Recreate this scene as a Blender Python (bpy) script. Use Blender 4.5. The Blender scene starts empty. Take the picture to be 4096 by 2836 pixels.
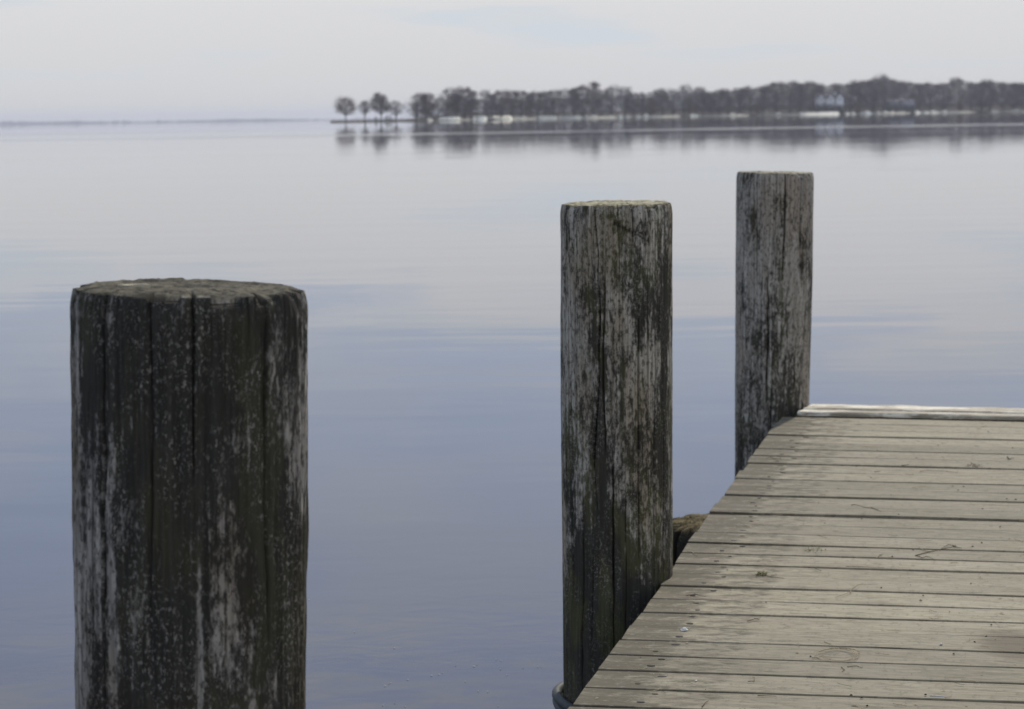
import bpy, bmesh, math, random
import numpy as np
from mathutils import Vector, Matrix, Euler

# ------------------------------------------------------------------ camera, sky, sun, exposure
SC = bpy.context.scene
COL = SC.collection
DECK_Z = 0.45                    # top of the deck above the lake
CAM_Z = DECK_Z + 1.15
LENS, SENSOR = 75.0, 36.0
PW, PH = 4096.0, 2836.0          # size of the photograph the survey was read from
FPX = PW * LENS / SENSOR
PITCH = math.atan((1418 - 469) / FPX)
ROLL = -0.0142

cam_d = bpy.data.cameras.new('camera')
cam = bpy.data.objects.new('camera', cam_d)
COL.objects.link(cam)
cam.location = (0, 0, CAM_Z)
CAM_R = (Euler((math.pi / 2 - PITCH, 0, 0)).to_matrix() @ Euler((0, 0, ROLL)).to_matrix())
cam.rotation_euler = CAM_R.to_euler()
cam_d.lens = LENS
cam_d.sensor_width = SENSOR
cam_d.sensor_fit = 'HORIZONTAL'
cam_d.clip_start = 0.05
cam_d.clip_end = 60000
cam_d.dof.use_dof = True
cam_d.dof.focus_distance = 3.8
cam_d.dof.aperture_fstop = 11.0
cam_d.dof.aperture_blades = 0
SC.camera = cam

SUN_AZ = math.radians(24)        # clockwise from the viewing direction (+Y)
SUN_EL = math.radians(46)

world = bpy.data.worlds.new('World')
SC.world = world
world.use_nodes = True
wn, wl = world.node_tree.nodes, world.node_tree.links
wn.clear()


def wnode(kind, **kw):
    n = wn.new(kind)
    for k, v in kw.items():
        setattr(n, k, v)
    return n


def wmath(op, a, b=None, c=None, clamp=False):
    n = wnode('ShaderNodeMath', operation=op, use_clamp=clamp)
    for i, s in enumerate((a, b, c)):
        if s is None:
            continue
        if isinstance(s, (int, float)):
            n.inputs[i].default_value = s
        else:
            wl.new(s, n.inputs[i])
    return n.outputs[0]


def wsmooth(x, lo, hi):
    n = wnode('ShaderNodeMapRange', interpolation_type='SMOOTHSTEP')
    wl.new(x, n.inputs[0])
    n.inputs[1].default_value = lo
    n.inputs[2].default_value = hi
    return n.outputs[0]


def wmix(f, a, b):
    n = wnode('ShaderNodeMix', data_type='RGBA')
    for s, v in ((n.inputs[0], f), (n.inputs[6], a), (n.inputs[7], b)):
        if isinstance(v, (int, float)):
            s.default_value = v
        elif isinstance(v, tuple):
            s.default_value = (*v, 1)
        else:
            wl.new(v, s)
    return n.outputs[2]


sky = wnode('ShaderNodeTexSky')
sky.sky_type = 'NISHITA'
sky.sun_disc = False
sky.sun_elevation = SUN_EL
sky.sun_rotation = SUN_AZ
sky.air_density = 1.0
sky.dust_density = 1.6
sky.ozone_density = 1.2
tc = wnode('ShaderNodeTexCoord')
sep = wnode('ShaderNodeSeparateXYZ')
wl.new(tc.outputs['Generated'], sep.inputs[0])
elev = wmath('MULTIPLY', wmath('ARCSINE', sep.outputs[2]), 180 / math.pi)
azim = wmath('MULTIPLY', wmath('ARCTAN2', sep.outputs[0], sep.outputs[1]), 180 / math.pi)
comb = wnode('ShaderNodeCombineXYZ')
wl.new(wmath('MULTIPLY', azim, 0.05), comb.inputs[0])
wl.new(wmath('MULTIPLY', elev, 0.42), comb.inputs[1])
cloud_n = wnode('ShaderNodeTexNoise')
cloud_n.inputs['Scale'].default_value = 1.6
cloud_n.inputs['Detail'].default_value = 4.0
cloud_n.inputs['Roughness'].default_value = 0.5
wl.new(comb.outputs[0], cloud_n.inputs['Vector'])
comb2 = wnode('ShaderNodeCombineXYZ')
wl.new(wmath('MULTIPLY', azim, 0.035), comb2.inputs[0])
wl.new(wmath('MULTIPLY', elev, 0.10), comb2.inputs[1])
comb2.inputs[2].default_value = 7.3
high_n = wnode('ShaderNodeTexNoise')
high_n.inputs['Scale'].default_value = 2.2
high_n.inputs['Detail'].default_value = 6.0
wl.new(comb2.outputs[0], high_n.inputs['Vector'])
# thin stratus hugging the horizon; its ragged top is a few degrees up
top_e = wmath('ADD', wmath('MULTIPLY', wmath('SUBTRACT', cloud_n.outputs[0], 0.5), -9.0),
              wmath('SUBTRACT', elev, wmath('MULTIPLY', azim, 0.09)))
strat = wmath('SUBTRACT', 1.0, wsmooth(top_e, 5.2, 5.9))
low_col = wmix(wsmooth(elev, 0.0, 5.0), (6.25, 6.25, 6.2), (6.95, 6.95, 7.05))
gap = wsmooth(cloud_n.outputs[0], 0.49, 0.60)
low_col = wmix(wmath('MULTIPLY', gap, wsmooth(elev, 0.6, 2.2)), low_col, (5.95, 6.4, 6.85))
hazed = wmix(0.74, sky.outputs[0], (4.0, 4.85, 6.7))
cirrus = wmath('MULTIPLY', wsmooth(high_n.outputs[0], 0.42, 0.70), 0.55)
upper = wmix(cirrus, hazed, (6.2, 6.3, 6.5))
puff = wmath('MULTIPLY', wsmooth(cloud_n.outputs[0], 0.52, 0.60), wmath('MULTIPLY', wmath('SUBTRACT', 1.0, wsmooth(elev, 7.0, 11.0)), 0.38))
upper = wmix(puff, upper, (6.3, 6.3, 6.45))
final = wmix(strat, upper, low_col)
bg = wnode('ShaderNodeBackground')
wl.new(final, bg.inputs[0])
bg.inputs[1].default_value = 0.1
wo = wnode('ShaderNodeOutputWorld')
wl.new(bg.outputs[0], wo.inputs[0])

sun_d = bpy.data.lights.new('sun', 'SUN')
sun_d.energy = 2.5
sun_d.angle = math.radians(0.9)
sun_d.color = (1.0, 0.92, 0.78)
sun = bpy.data.objects.new('sun', sun_d)
COL.objects.link(sun)
sdir = Vector((math.sin(SUN_AZ) * math.cos(SUN_EL), math.cos(SUN_AZ) * math.cos(SUN_EL), math.sin(SUN_EL)))
sun.rotation_euler = sdir.to_track_quat('Z', 'Y').to_euler()
sun.location = (8, 12, 20)

vs = SC.view_settings
vs.view_transform = 'Standard'
vs.look = 'None'
vs.exposure = 0.1
vs.gamma = 1.0
SC.cycles.volume_bounces = 1
SC.cycles.max_bounces = 8


# ------------------------------------------------------------------ helpers
def ray(px, py):
    return CAM_R @ Vector(((px - PW / 2) / FPX, -(py - PH / 2) / FPX, -1.0))


def on_plane(px, py, z):
    v = ray(px, py)
    return Vector((0, 0, CAM_Z)) + v * ((z - CAM_Z) / v.z)


def at_dist(px, py, d):
    """the point of the place seen at a surveyed pixel, at ground distance d along +Y"""
    v = ray(px, py)
    return Vector((0, 0, CAM_Z)) + v * (d / v.y)


def tag(o, label=None, cat=None, group=None, kind=None):
    if label:
        o['label'] = label
    if cat:
        o['category'] = cat
    if group:
        o['group'] = group
    if kind:
        o['kind'] = kind
    return o


def mesh_obj(name, verts, faces, mat=None, parent=None, smooth=False, uv=None):
    me = bpy.data.meshes.new(name)
    if isinstance(verts, np.ndarray):
        verts = verts.tolist()
    me.from_pydata(verts, [], faces)
    if uv is not None:
        lay = me.uv_layers.new(name='UVMap')
        vi = np.zeros(len(me.loops), dtype=np.int32)
        me.loops.foreach_get('vertex_index', vi)
        lay.data.foreach_set('uv', np.asarray(uv, dtype=np.float32)[vi].ravel())
    if smooth:
        me.polygons.foreach_set('use_smooth', [True] * len(me.polygons))
    if mat:
        me.materials.append(mat)
    me.update()
    o = bpy.data.objects.new(name, me)
    COL.objects.link(o)
    o.parent = parent
    return o


def empty(name, loc=(0, 0, 0), rz=0.0):
    o = bpy.data.objects.new(name, None)
    o.location = loc
    o.rotation_euler = (0, 0, rz)
    COL.objects.link(o)
    return o


def copy_tree(o, parent=None):
    c = o.copy()
    COL.objects.link(c)
    c.parent = parent
    for ch in list(o.children):
        copy_tree(ch, c)
    return c


class MB:
    """collects simple shapes into one mesh"""

    def __init__(self):
        self.v, self.f = [], []

    def box(self, x0, x1, y0, y1, z0, z1):
        b = len(self.v)
        self.v += [(x0, y0, z0), (x1, y0, z0), (x1, y1, z0), (x0, y1, z0), (x0, y0, z1), (x1, y0, z1), (x1, y1, z1), (x0, y1, z1)]
        self.f += [tuple(b + i for i in q) for q in ((0, 3, 2, 1), (4, 5, 6, 7), (0, 1, 5, 4), (1, 2, 6, 5), (2, 3, 7, 6), (3, 0, 4, 7))]
        return self

    def tube(self, pts, rads, n=6, cap=True):
        pts = [Vector(p) for p in pts]
        base = len(self.v)
        up = None
        for i, p in enumerate(pts):
            d = (pts[min(i + 1, len(pts) - 1)] - pts[max(i - 1, 0)])
            if d.length < 1e-9:
                d = Vector((0, 0, 1))
            d.normalize()
            if up is None:
                up = d.orthogonal().normalized()
            up = (up - d * up.dot(d))
            up = up.normalized() if up.length > 1e-6 else d.orthogonal().normalized()
            s = d.cross(up)
            r = rads[i] if isinstance(rads, (list, tuple)) else rads
            for k in range(n):
                a = 2 * math.pi * k / n
                q = p + (up * math.cos(a) + s * math.sin(a)) * r
                self.v.append(tuple(q))
        for i in range(len(pts) - 1):
            for k in range(n):
                a, b = base + i * n + k, base + i * n + (k + 1) % n
                self.f.append((a, b, b + n, a + n))
        if cap:
            self.f.append(tuple(base + k for k in reversed(range(n))))
            e = base + (len(pts) - 1) * n
            self.f.append(tuple(e + k for k in range(n)))
        return self

    def poly(self, pts):
        b = len(self.v)
        self.v += [tuple(p) for p in pts]
        self.f.append(tuple(range(b, b + len(pts))))
        return self

    def build(self, name, mat, parent=None, smooth=False):
        return mesh_obj(name, self.v, self.f, mat, parent, smooth)


class Mat:
    """small node-graph builder"""

    def __init__(self, name):
        self.m = bpy.data.materials.new(name)
        self.m.use_nodes = True
        self.t = self.m.node_tree
        self.n, self.l = self.t.nodes, self.t.links
        self.n.clear()
        self.out = self.n.new('ShaderNodeOutputMaterial')
        self.p = self.n.new('ShaderNodeBsdfPrincipled')
        self.l.new(self.p.outputs[0], self.out.inputs[0])

    def put(self, sock, v):
        if isinstance(v, (int, float)):
            sock.default_value = v
        elif isinstance(v, tuple):
            sock.default_value = (*v, 1) if len(v) == 3 and sock.type == 'RGBA' else v
        else:
            self.l.new(v, sock)

    def set(self, **kw):
        names = dict(color='Base Color', rough='Roughness', ior='IOR', spec='Specular IOR Level', normal='Normal', metal='Metallic')
        for k, v in kw.items():
            self.put(self.p.inputs[names[k]], v)
        return self

    def math(self, op, a, b=0.0, clamp=False):
        n = self.n.new('ShaderNodeMath')
        n.operation = op
        n.use_clamp = clamp
        self.put(n.inputs[0], a)
        self.put(n.inputs[1], b)
        return n.outputs[0]

    def coord(self, which='Object'):
        return self.n.new('ShaderNodeTexCoord').outputs[which]

    def scale(self, vec, s, off=(0, 0, 0)):
        n = self.n.new('ShaderNodeMapping')
        self.put(n.inputs[0], vec)
        n.inputs['Scale'].default_value = s
        if isinstance(off, tuple):
            n.inputs['Location'].default_value = off
        else:
            self.l.new(off, n.inputs['Location'])
        return n.outputs[0]

    def noise(self, vec, scale, detail=4.0, rough=0.55, dist=0.0):
        n = self.n.new('ShaderNodeTexNoise')
        self.put(n.inputs['Vector'], vec)
        n.inputs['Scale'].default_value = scale
        n.inputs['Detail'].default_value = detail
        n.inputs['Roughness'].default_value = rough
        n.inputs['Distortion'].default_value = dist
        return n.outputs[0]

    def smooth(self, x, lo, hi):
        n = self.n.new('ShaderNodeMapRange')
        n.interpolation_type = 'SMOOTHSTEP'
        self.put(n.inputs[0], x)
        self.put(n.inputs[1], lo)
        self.put(n.inputs[2], hi)
        return n.outputs[0]

    def mix(self, f, a, b):
        n = self.n.new('ShaderNodeMix')
        n.data_type = 'RGBA'
        self.put(n.inputs[0], f)
        self.put(n.inputs[6], a)
        self.put(n.inputs[7], b)
        return n.outputs[2]

    def attr(self, name):
        n = self.n.new('ShaderNodeAttribute')
        n.attribute_name = name
        return n.outputs['Fac']

    def rand(self):
        return self.n.new('ShaderNodeObjectInfo').outputs['Random']

    def sep(self, vec):
        n = self.n.new('ShaderNodeSeparateXYZ')
        self.put(n.inputs[0], vec)
        return n.outputs

    def bump(self, h, strength=0.5, dist=0.002, normal=None):
        n = self.n.new('ShaderNodeBump')
        self.put(n.inputs['Strength'], strength)
        n.inputs['Distance'].default_value = dist
        self.put(n.inputs['Height'], h)
        if normal is not None:
            self.l.new(normal, n.inputs['Normal'])
        return n.outputs[0]


def simple_mat(name, color, rough=0.8, var=0.25, scale=3.0, spec=0.3):
    m = Mat(name)
    nz = m.noise(m.coord('Object'), scale, 5)
    lo = tuple(c * (1 - var) for c in color)
    hi = tuple(min(1, c * (1 + var)) for c in color)
    m.set(color=m.mix(nz, lo, hi), rough=rough, spec=spec)
    return m.m


# ------------------------------------------------------------------ water
def water_mat():
    m = Mat('lake_water')
    pos = m.n.new('ShaderNodeNewGeometry').outputs['Position']
    # wind lanes: long streaks lying across the view
    lane = m.noise(m.scale(pos, (0.010, 0.075, 1)), 1.0, 3, 0.5, 0.4)
    lane2 = m.noise(m.scale(pos, (0.0016, 0.012, 1), (13.0, 5.0, 0)), 1.0, 4, 0.55)
    lanes = m.math('MULTIPLY', m.smooth(lane, 0.42, 0.68), 0.6)
    lanes = m.math('ADD', lanes, m.math('MULTIPLY', m.smooth(lane2, 0.5, 0.66), 0.5))
    y = m.sep(pos)[1]
    near = m.math('SUBTRACT', 1.0, m.smooth(y, 12.0, 60.0))
    swell = m.noise(m.scale(pos, (0.22, 0.75, 1)), 1.0, 2, 0.45, 0.3)
    ripple = m.noise(m.scale(pos, (1.6, 4.2, 1)), 1.0, 3, 0.5, 0.5)
    h = m.math('ADD', m.math('MULTIPLY', swell, 0.006),
               m.math('MULTIPLY', ripple, m.math('ADD', 0.0002, m.math('MULTIPLY', m.math('ADD', lanes, m.math('MULTIPLY', near, 0.3)), 0.0007))))
    h = m.math('ADD', h, m.math('MULTIPLY', m.noise(m.scale(pos, (5.0, 9.0, 1)), 1.0, 3, .55, .5), m.math('MULTIPLY', m.math('SUBTRACT', 1.0, m.smooth(y, 5.8, 9.0)), .0011)))
    # the far lake is glassy: long swell only near by
    h = m.math('MULTIPLY', h, m.math('ADD', 0.05, m.math('MULTIPLY', m.math('SUBTRACT', 1.0, m.smooth(y, 30.0, 260.0)), 0.9)))
    gust = m.math('MULTIPLY', m.math('MULTIPLY', m.smooth(y, 130.0, 200.0), m.math('SUBTRACT', 1.0, m.smooth(y, 250.0, 420.0))), m.smooth(m.noise(m.scale(pos, (.006, .020, 1), (3, 8, 0)), 1.0, 5, .65), .47, .64))
    bed = m.noise(m.scale(pos, (0.8, 1.6, 1)), 1.0, 4, 0.55, 0.6)
    col = m.mix(bed, (0.066, 0.074, 0.112), (0.092, 0.092, 0.118))
    shoal = m.math('MULTIPLY', m.math('SUBTRACT', 1.0, m.smooth(m.math('ADD', y, m.math('MULTIPLY', m.math('SUBTRACT', bed, .5), 3.0)), 5.6, 7.4)), m.smooth(m.noise(m.scale(pos, (3.0, 5.5, 1), (1, 2, 0)), 1.0, 5, .65, .4), .36, .66))
    col = m.mix(m.math('MULTIPLY', shoal, .75), col, (0.135, 0.118, 0.100))
    m.set(color=col, rough=m.math('ADD', m.math('MULTIPLY', gust, .06), m.math('ADD', 0.012, m.math('MULTIPLY', lanes, 0.035))), ior=1.333, normal=m.bump(h, 1.0, 1.0))
    return m.m


WATER_R = 17000.0
wv = [(-9000, -60, 0), (9000, -60, 0), (9000, WATER_R, 0), (-9000, WATER_R, 0)]
tag(mesh_obj('water', wv, [(0, 1, 2, 3)], water_mat()), 'calm lake water reflecting pale sky', kind='structure')

# ------------------------------------------------------------------ far shore
TR = random.Random(7)


def shore_dist(px):
    xs = [1300, 1640, 1800, 2200, 3200, 4100, 4700]
    ds = [1450, 1470, 1560, 1780, 1960, 2060, 2100]
    return float(np.interp(px, xs, ds))


def far_x(px, d):
    return (px - PW / 2) / FPX * d


def far_h(npx, d):
    return npx / FPX * d


ground_m = simple_mat('shore_earth', (0.06, 0.053, 0.038), 0.95, 0.4, 0.05)
bank_m = simple_mat('pale_bank_sand', (0.62, 0.59, 0.48), 0.9, 0.2, 0.2)
wall_pale_m = simple_mat('seawall_stone', (0.70, 0.68, 0.60), 0.85, 0.12, 0.3)

# terrain strip: water's edge, a low bank, then a gentle rise under the wood
verts, faces = [], []
pxs = list(np.linspace(1335, 4700, 130))
prof = [(-6, -0.4), (0, 0.35), (6, 1.0), (40, 2.2), (160, 5.0), (420, 8.0), (700, -1.0)]
for px in pxs:
    d = shore_dist(px)
    k = min(1.0, max(0.0, (px - 1620) / 240.0))
    k2 = min(1.0, max(0.0, (px - 2400) / 900.0))
    wob = TR.uniform(-1, 1) * 5
    for j, (dy, z) in enumerate(prof):
        zz = z * (0.14 + 0.66 * k + 0.5 * k2) if z > 0 else z
        yy = d + wob + dy * (0.08 + 0.92 * k)
        verts.append((far_x(px, d) + (0 if j else 0), yy, zz))
n = len(prof)
for i in range(len(pxs) - 1):
    for j in range(n - 1):
        a = i * n + j
        faces.append((a, a + n, a + n + 1, a + 1))
tag(mesh_obj('shore_terrain', verts, faces, ground_m, smooth=True), 'low dark wooded shore of the peninsula', kind='structure')

# pale stretches of bank at the water line, each a wedge of sand with a sloping face
banks = [(1690, 1900, 6, .30), (1880, 2160, 7, .34), (2120, 2480, 8, .42), (2440, 2720, 8, .40), (2700, 3000, 8, .36), (2980, 3210, 8, .34), (3350, 3640, 8, .36), (3620, 3900, 8, .34), (3880, 4160, 7, .30),
         (1722, 1748, 14, .8), (1772, 1856, 20, 1), (1905, 1962, 22, 1), (1976, 2062, 21, 1), (2070, 2116, 18, .9), (2152, 2240, 15, .8),
         (2244, 2338, 13, .7), (2346, 2366, 17, 1), (2372, 2402, 16, .8), (2448, 2466, 15, .8), (2484, 2500, 18, 1), (2512, 2530, 14, .7),
         (2552, 2570, 15, .8), (2584, 2606, 18, 1), (2612, 2634, 12, .6), (2700, 2728, 12, .6), (2768, 2800, 14, .9), (2896, 2916, 12, .6),
         (2930, 2952, 16, 1), (2960, 2976, 13, .7), (3108, 3132, 15, 1), (3386, 3400, 12, .8), (3410, 3424, 13, .7), (3446, 3460, 12, .6),
         (3464, 3486, 17, 1), (3508, 3526, 14, .8), (3538, 3560, 16, .9), (3566, 3584, 15, .9), (3600, 3626, 12, .6), (3662, 3684, 15, .8),
         (3692, 3716, 14, .7), (3724, 3752, 14, .7), (3776, 3792, 16, .9), (3800, 3850, 10, .5), (3960, 3996, 12, .6), (4052, 4080, 13, .7)]
for i, (a, b, hp, br) in enumerate(banks):
    mid = (a + b) / 2
    d = shore_dist(mid) - 4
    h = far_h(hp * 0.74, d)
    nseg = max(3, int((b - a) / 7))
    vv, ff = [], []
    for s in range(nseg + 1):
        t = s / nseg
        x = far_x(a + (b - a) * t, d)
        e = min(1.0, 5 * min(t, 1 - t) + 0.6)
        hh = h * e * TR.uniform(0.88, 1.03)
        j = TR.uniform(-1, 1)
        vv += [(x, d - 12 + j, -0.2), (x, d - 6 + j, 0.45 * hh), (x, d + 1.5 + j, hh), (x, d + 7, hh * 0.9), (x, d + 9, -0.2)]
    for s in range(nseg):
        for q in range(4):
            k = s * 5 + q
            ff.append((k, k + 5, k + 6, k + 1))
    ff += [(0, 1, 2, 3, 4), tuple(reversed(range(nseg * 5, nseg * 5 + 5)))]
    bm_ = simple_mat('pale_bank', (0.84 * br, 0.82 * br, 0.70 * br), 0.9, 0.12, 0.12)
    tag(mesh_obj('sand_bank', vv, ff, bm_), 'pale sandy bank at the far water line', kind='structure')

# ---------------- bare trees
twig_m = simple_mat('bare_twigs', (0.086, 0.055, 0.062), 0.9, 0.35, 0.4)
twig_pale_m = simple_mat('pale_bare_twigs', (0.15, 0.138, 0.14), 0.9, 0.3, 0.4)
twig_brown_m = simple_mat('rusty_twigs', (0.135, 0.085, 0.045), 0.9, 0.35, 0.4)
bark_m = simple_mat('grey_bark', (0.06, 0.053, 0.052), 0.95, 0.3, 0.5)
needle_m = simple_mat('dark_needles', (0.016, 0.022, 0.024), 0.8, 0.4, 0.6)
bush_m = simple_mat('dense_grey_bush', (0.062, 0.056, 0.054), 0.9, 0.35, 0.5)


def bare_tree(seed, width, fork, ntwig, mat, dense=1.0, form='round'):
    """unit-height bare tree: tapered trunk with limbs, crown of fine twigs; width is crown width / height"""
    r = random.Random(seed)
    root = empty('bare_tree')
    tb = MB()
    lean = r.uniform(-0.03, 0.03)
    bias = r.uniform(-.16, .16)
    top = 0.86
    tb.tube([(0, 0, -0.03), (lean * .3, 0, fork * .6), (lean, r.uniform(-.02, .02), fork), (lean * 1.4, 0, top)], [0.024, 0.019, 0.016, 0.004], 7)
    cb_v, cb_f = [], []
    lumps = []
    nl = 24
    for i in range(nl):
        a = i * 2.399 + r.uniform(-.4, .4)
        t = (i + .5) / nl
        zc = fork + 0.06 + (0.93 - fork) * t * 0.94
        e = math.sin(math.pi * (0.18 + 0.72 * t)) if form == 'round' else (1.0 - 0.75 * t)
        rr = width * 0.5 * e * r.uniform(0.35, 0.92)
        c = Vector((math.cos(a) * rr + lean + bias * t * width, math.sin(a) * rr, zc + r.uniform(-.05, .05)))
        lr = width * 0.5 * r.uniform(0.22, 0.46) * (0.55 + 0.45 * e)
        lumps.append((c, lr))
        st = Vector((lean, 0, max(fork * .8, zc - 0.16 - 0.5 * rr)))
        mid = st.lerp(c, 0.5) + Vector((0, 0, -0.02))
        tb.tube([st, mid, c], [0.0095, 0.0065, 0.003], 5, cap=False)
        for q in range(4):
            dv = Vector((r.gauss(0, 1), r.gauss(0, 1), abs(r.gauss(0, 1)) + .3)).normalized() * lr
            tb.tube([c, c + dv * .5 + Vector((0, 0, .008)), c + dv], [0.0035, 0.0026, 0.0012], 4, cap=False)
    for i in range(int(ntwig * 1.9)):
        c, lr = r.choice(lumps)
        dv = Vector((r.gauss(0, 1), r.gauss(0, 1), r.gauss(0.15, 1))).normalized()
        p = c + dv * lr * (r.random() ** 0.6) * (1.0 + abs(r.gauss(0, .22)))
        if p.z < fork * 0.85:
            continue
        d = (dv * 0.8 + Vector((0, 0, 0.55)) + Vector((r.gauss(0, .45), r.gauss(0, .45), r.gauss(0, .35)))).normalized()
        L = r.uniform(0.045, 0.095)
        w = r.uniform(0.0009, 0.0021) * dense
        s = d.cross(Vector((r.gauss(0, 1), r.gauss(0, 1), r.gauss(0, 1)))).normalized() * w
        b = len(cb_v)
        cb_v += [tuple(p - s), tuple(p + s), tuple(p + d * L)]
        cb_f.append((b, b + 1, b + 2))
    tb.build('trunk', bark_m, root)
    mesh_obj('crown', cb_v, cb_f, mat, root)
    return root


def evergreen(seed, width):
    r = random.Random(seed)
    root = empty('evergreen_tree')
    tb = MB().tube([(0, 0, -.03), (0, 0, .5), (0, 0, .97)], [.022, .014, .003], 7)
    tb.build('trunk', bark_m, root)
    v, f = [], []
    for lay in range(22):
        z = 0.08 + 0.9 * lay / 21
        rad = width * .5 * (1 - z) ** 0.8 * r.uniform(.75, 1.15) + 0.012
        for k in range(34):
            a = r.uniform(0, 2 * math.pi)
            rr = rad * r.uniform(.15, 1)
            p = Vector((math.cos(a) * rr, math.sin(a) * rr, z + r.uniform(-.03, .03)))
            d = Vector((math.cos(a), math.sin(a), r.uniform(-.5, .2))).normalized() * r.uniform(.03, .07)
            s = Vector((-math.sin(a), math.cos(a), r.uniform(-.4, .4))) * r.uniform(.008, .018)
            b = len(v)
            v += [tuple(p - s), tuple(p + s), tuple(p + d)]
            f.append((b, b + 1, b + 2))
    mesh_obj('crown', v, f, needle_m, root)
    return root


def round_bush(seed, width, mat, n=2600):
    """unit-height dense bush: short stems and a dome of twigs"""
    r = random.Random(seed)
    root = empty('round_bush')
    tb = MB()
    for k in range(7):
        a = r.uniform(0, 6.28)
        tb.tube([(0.05 * math.cos(a), .05 * math.sin(a), -.03), (width * .2 * math.cos(a), width * .2 * math.sin(a), .4), (width * .33 * math.cos(a), width * .33 * math.sin(a), .75)], [.02, .014, .005], 5)
    tb.build('stems', bark_m, root)
    v, f = [], []
    for i in range(n):
        d = Vector((r.gauss(0, 1), r.gauss(0, 1), r.gauss(0, 1))).normalized()
        d.z = abs(d.z) if r.random() < .8 else d.z * .3
        rr = r.random() ** .33 * (1 + .12 * math.sin(5 * math.atan2(d.y, d.x) + seed))
        p = Vector((d.x * width * .5 * rr, d.y * width * .5 * rr, .12 + d.z * .8 * rr))
        dd = (d + Vector((r.gauss(0, .5), r.gauss(0, .5), r.gauss(.2, .4)))).normalized() * r.uniform(.05, .11)
        s = dd.cross(Vector((r.gauss(0, 1), r.gauss(0, 1), r.gauss(0, 1)))).normalized() * r.uniform(.005, .012)
        b = len(v)
        v += [tuple(p - s), tuple(p + s), tuple(p + dd)]
        f.append((b, b + 1, b + 2))
    mesh_obj('crown', v, f, mat, root)
    return root


protos = {
    'a': bare_tree(1, 0.66, 0.14, 3900, twig_m),
    'b': bare_tree(2, 0.80, 0.12, 4200, twig_m),
    'c': bare_tree(3, 0.54, 0.14, 3400, twig_m),
    'd': bare_tree(4, 0.76, 0.10, 5000, twig_m, 1.15),
    'p': bare_tree(5, 0.84, 0.13, 3600, twig_pale_m),
    'q': bare_tree(6, 0.60, 0.15, 2900, twig_pale_m),
    'o': bare_tree(8, 0.80, 0.12, 5400, twig_brown_m, 1.1),
    't': bare_tree(9, 1.02, 0.33, 5600, twig_brown_m, 1.1),
    'g': bare_tree(19, 0.80, 0.30, 6200, twig_m, 1.1),
    's': bare_tree(10, 0.46, 0.36, 2300, twig_m, 0.9),
    'w': bare_tree(23, 0.58, 0.28, 2300, twig_m, 0.9),
    'e': evergreen(11, 0.42),
    'f': evergreen(12, 0.55),
    'u': round_bush(13, 2.0, bush_m),
    'k': round_bush(14, 1.5, needle_m, 1500),
}
used = set()


def plant(key, px, top_y, label, cat, group=None, back=0.0, base=None, name=None, wide=1.0):
    d = shore_dist(px) + back
    hor = 498.1 - 0.0142 * px
    zg = base if base is not None else 0.6 + 0.010 * back * 1.2
    top = at_dist(px, top_y, d)
    h = (top.z - zg) * 1.02
    if key in used:
        o = copy_tree(protos[key])
    else:
        o = protos[key]
        used.add(key)
    o.location = (top.x, d, zg)
    o.rotation_euler = (0, 0, TR.uniform(0, 6.28))
    o.scale = (h * wide, h * wide, h)
    if name:
        o.name = name
    tag(o, label, cat, group)
    return o


LONE = 'lone trees on the low spit'
plant('t', 1381, 399, 'spreading tree with rusty crown at the tip of the low spit', 'tree', LONE, 3, 0.3, wide=1.2)
plant('s', 1458, 404, 'thin bare tree second from the tip of the low spit', 'tree', LONE, 3, 0.3, wide=1.5)
plant('g', 1523, 382, 'largest grey bare tree on the spit, between two dark bushes', 'tree', LONE, 3, 0.3, wide=1.25)
plant('w', 1583, 406, 'small thin bare tree standing last before the dense wood', 'tree', LONE, 3, 0.3, wide=1.5)
plant('k', 1504, 461, 'small upright dark bush at the foot of the spit trees', 'bush', 'dark bushes on the spit', 1, 0.2, 'dark_bush', .45)
plant('k', 1553, 457, 'wide low dark bush right of the largest spit tree', 'bush', 'dark bushes on the spit', 1, 0.2, 'dark_bush', 1.0)
plant('u', 1735, 405, 'big dome of grey brush at the left end of the wood', 'bush', None, -2, 0.4, 'round_bush', .85)
plant('f', 1664, 405, 'dark evergreen at the left end of the wood beside the round brush', 'tree', 'evergreens along the far shore', 2, 0.4, wide=1.0)

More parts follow.
